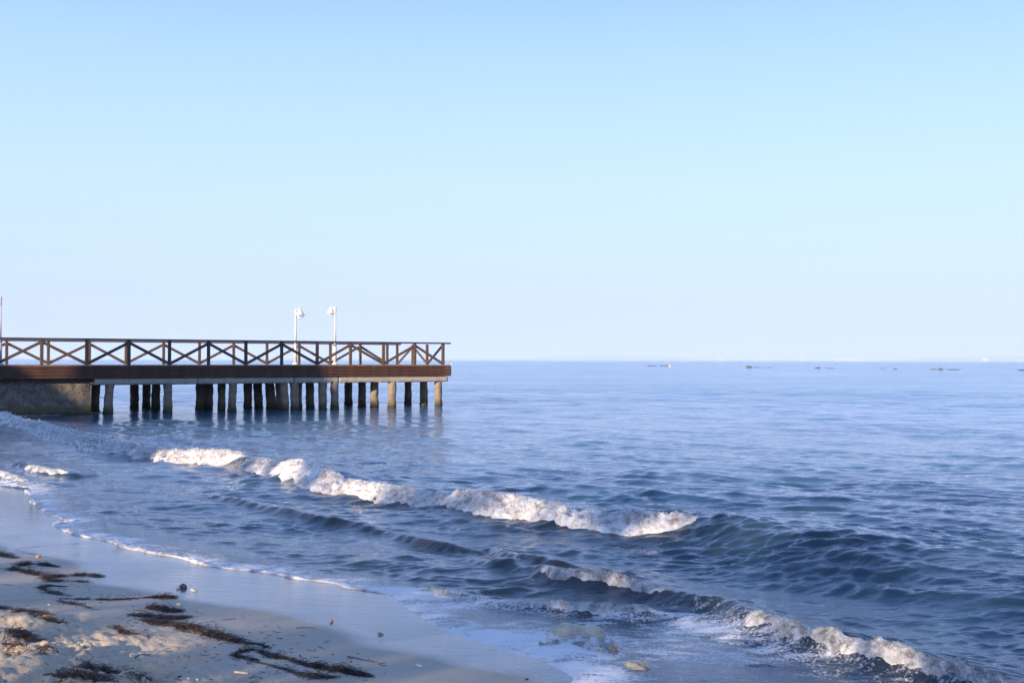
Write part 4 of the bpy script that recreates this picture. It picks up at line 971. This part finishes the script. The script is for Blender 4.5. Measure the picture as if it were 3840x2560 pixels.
# ------------------------------------------------------------------ far land
def far_hills(name, az0, az1, dist, prof, mat, base=-3):
    n = 160; az = np.radians(np.linspace(az0, az1, n)); h = np.array([prof(i/(n-1)) for i in range(n)]); V = []; F = []
    rows = [(0, 0), (.03, .35), (.08, .8), (.14, 1.0), (.25, .85), (.4, .0)]
    for i in range(n):
        for k, (dd, hh) in enumerate(rows):
            r = dist*(1+dd); jit = 1+.12*math.sin(i*.7+k*2.1); V.append((r*math.sin(az[i]), r*math.cos(az[i]), base+h[i]*hh*jit if hh else base))
    F = gridF(n, len(rows)); return tag(npmesh(name, V, F, mat), kind='structure')
def profR(f): return 22+130*max(0, float(fbm(np.array([f*4+2]), np.array([.3]), o=5)[0])+.30)*min(1, f*3+.15)
far_hills('hills', -14, 40, 26000, profR, M['hill'])
def profL(f): return (5+3*math.sin(f*9)+4*abs(float(perlin(np.array([f*30]), np.array([.2]))[0])))*min(1, (1-f)*5)
far_hills('far_shore', -60, -18.3, 5000, profL, M['shore'])
g = np.random.default_rng(12)
spots = [(2665, .5), (2700, 1.1), (2720, .4), (2832, 1.0), (2854, .7), (2880, .5), (2940, .5), (3005, 1.2), (3128, .8), (3145, .9), (3160, 1.1), (3172, .8), (3185, 1.2), (3200, .9), (3216, 1.0), (3232, .7), (3262, .8), (3280, .6), (3380, .5), (3585, .6), (3640, .7), (3694, 1.8), (3822, .9), (2380, .5), (2470, .4)]
for i, (x, k) in enumerate(spots):
    p = atY(x, 1349+x/3840*3, 19900); w = 45*k; h = 24*k; b = empty('building', (p[0], p[1], 2)); M4 = Matrix.Translation((p[0], p[1], 2))
    tag(b, 'pale far building on the hazy coast, %s' % ('biggest and brightest, near the right end' if k > 1.5 else 'too distant to show its windows'), 'building', None if k > 1.5 else 'pale buildings along the far coast')
    m = MB(); m.box((0, 0, h/2), (w, 22, h)); m.build('wall', M['farwall'], b)
    m = MB(); m.prism([(-12, h), (12, h), (0, h+5*k)], -w/2-1, w/2+1, Matrix()); m.build('roof', M['farwall'], b)
print('far ok')

# ------------------------------------------------------------------ unseen casters added behind the camera to shade beach and pier
TE = math.tan(R(SUN_EL)); Q2 = np.array([-sxy[1], sxy[0]])        # across the light, to the right
def PS(p, s, z=0): return (Q2[0]*p-sxy[0]*s, Q2[1]*p-sxy[1]*s, z)
def pcoord(x, y): return x*Q2[0]+y*Q2[1], -(x*sxy[0]+y*sxy[1])
def pier_p(xp):
    v = P3(sOf(xp), 0, 0); return pcoord(v.x, v.y)
pl, sl = pier_p(318); pr, sr = pier_p(1185)
def shade_z(z, s_t, s_c): return z+(s_t-s_c)*TE
def caster(name, label, prof, s0, s1, wins=True):
    """unseen shade caster: silhouette profile [(p, z)...] across the light, extruded along it"""
    t = empty(name, PS(np.mean([q[0] for q in prof]), (s0+s1)/2, 0)); tag(t, label, 'building')
    inv = Matrix.Translation(-Vector(t.location)); m = MB(); b = m.bm
    A = [b.verts.new(inv @ Vector(PS(p, s0, z))) for p, z in prof]; B = [b.verts.new(inv @ Vector(PS(p, s1, z))) for p, z in prof]; n = len(prof)
    for k in range(n): b.faces.new((A[k], A[(k+1) % n], B[(k+1) % n], B[k]))
    b.faces.new(A[::-1]); b.faces.new(B); m.build('wall', M['wall'], t)
    p0, p1 = min(q[0] for q in prof), max(q[0] for q in prof); zt = min(max(q[1] for q in prof)-2, 12); k = 0
    z = 1.6
    while z < zt-1.2:
        p = p0+1.0
        while p < p1-1.6:
            c = Vector(PS(p+.5, s1+.02, z+.6)); x = Vector((*Q2, 0)); y = Vector((-sxy[0], -sxy[1], 0)); MR = Matrix((x, y, Vector((0, 0, 1)))).transposed()
            w = MB().box(inv @ c, (1.1, .10, 1.3), MR).build('window', M['paint'], t); MB().box(inv @ (c+y*.06), (.9, .04, 1.1), MR).build('pane', M['pane'], w); p += 2.6
        z += 3.0
    return t
sc = -9.0
zt = shade_z(3.10, (sl+sr)/2, sc)
p_f, s_f = pcoord(*at(425, 1700, .2)[:2])
z_low = shade_z(.7, 20, sc)
z_ab = shade_z(1.7, sl+2, sc); pe0, _ = pier_p(0); pe1, _ = pier_p(345)
prof = [(pl, 0), (pl, shade_z(3.2, sl, sc)), (pr, shade_z(3.2, sr, sc)), (pr+.5, shade_z(1.15, sr, sc)), (pr+1.6, shade_z(.5, sr, sc)), (pr+1.7, z_low), (p_f, z_low-.6), (p_f, 0)]  # added block, outline cut to cast the shadow edges on pier and foam
caster('pier_shade_block', 'plastered building added unseen behind the camera, tower shaped to shade the pier', prof, sc-7, sc)
prof = [(pl-.02, 0), (pl-.02, shade_z(.45, sl, sc)), (pl-.62, shade_z(1.25, sl, sc)), (pl-.95, shade_z(1.5, sl, sc)), (pl-1.35, shade_z(1.85, sl, sc)), (pl-3, shade_z(2.1, sl, sc)), (pl-12, shade_z(1.2, sl, sc)), (pl-12, 0)]  # added block, roof line cut to cast the sloping shadow on the abutment
caster('abutment_shade_block', 'plastered low house added unseen behind the camera, roof sloped to shade the abutment', prof, sc-7.5, sc-.5)
def tree(label, p, s, h, r, seed, n=2600, low=1.2):  # unseen tree, leaf count and crown height set for the shade it casts
    c = Vector(PS(p, s, 0)); c.z = 0; t = empty('tree', c); tag(t, label, 'tree', 'unseen trees added behind the beach for shade'); g = np.random.default_rng(seed); zc = low+(h-low)*.5
    mb = MB(); mb.tube([(0, 0, 0), (.1, 0, low*.6), (0, .1, low+.4), (.1, 0, h*.75)], [.17, .14, .11, .04], 10)
    for k in range(7):
        a = k*2.4+seed; mb.tube([(0, 0, low*.8+.2*k), (math.cos(a)*r*.4, math.sin(a)*r*.4, low+.5+.25*k), (math.cos(a)*r*.75, math.sin(a)*r*.75, low+.8+.3*k)], [.07, .05, .02], 7)
    mb.build('trunk', M['bark'], t, True)
    cl = []
    for k in range(46):
        v = g.normal(size=3); v /= np.linalg.norm(v); f = g.uniform(.45, 1)**.5; cl.append((v[0]*r*f, v[1]*r*f, zc+v[2]*(h-low)*.5*f, g.uniform(.22, .5)*r*.6))
    cl = np.array(cl); k = g.integers(0, len(cl), n); C = cl[k, :3]+g.normal(size=(n, 3))*cl[k, 3][:, None]*.45
    a = g.normal(size=(n, 3)); a /= np.linalg.norm(a, axis=1)[:, None]; b = np.cross(a, g.normal(size=(n, 3))); b /= np.linalg.norm(b, axis=1)[:, None]
    L = g.uniform(.045, .085, n)[:, None]; V = np.stack([C-a*L, C+b*L*.45, C+a*L, C-b*L*.45], 1).reshape(-1, 3)
    npmesh('crown', V, np.arange(4*n).reshape(n, 4), M['leaf'], t, smooth=False); return t
for k, (p, sx, h, r, n, ll) in enumerate([(-15.2, -13, 9.3, 1.9, 6500, 'leftmost of the row'), (-12.0, -12, 9.2, 2.1, 7500, 'second of the row from the left'), (-8.6, -13, 9.3, 2.2, 7500, 'third of the row from the left'), (-5.2, -12, 9.0, 2.4, 16000, 'fourth of the row from the left'),
        (-1.7, -13, 9.0, 2.5, 19000, 'fifth of the row from the left'), (2.0, -13, 8.8, 2.3, 7500, 'rightmost of the row')]):
    tree('leafy tree added unseen behind the camera for shade, '+ll, p, sx, h, r, k+1, n, 4.6)
# unseen wooded slope, added to block low sky and cut the fill light
def profB(f): return 19+5*float(fbm(np.array([f*9]), np.array([.7]), o=3)[0])
far_hills('hills', 100, 312, 150, profB, M['leaf'])
# ------------------------------------------------------------------ the air
t = NT('haze_air'); t.N.remove(t.b); pv = t.N.new('ShaderNodeVolumePrincipled'); pv.inputs['Color'].default_value = (.70, .85, 1.0, 1); pv.inputs['Density'].default_value = HAZE
t.L.new(pv.outputs[0], t.out.inputs['Volume'])
hb = MB().box((0, 0, 60), (66000, 66000, 134)).build('haze', t.m); hb.location = (0, 0, 0); tag(hb, 'thin pale sea haze', 'haze', None, 'stuff')
print('all done')
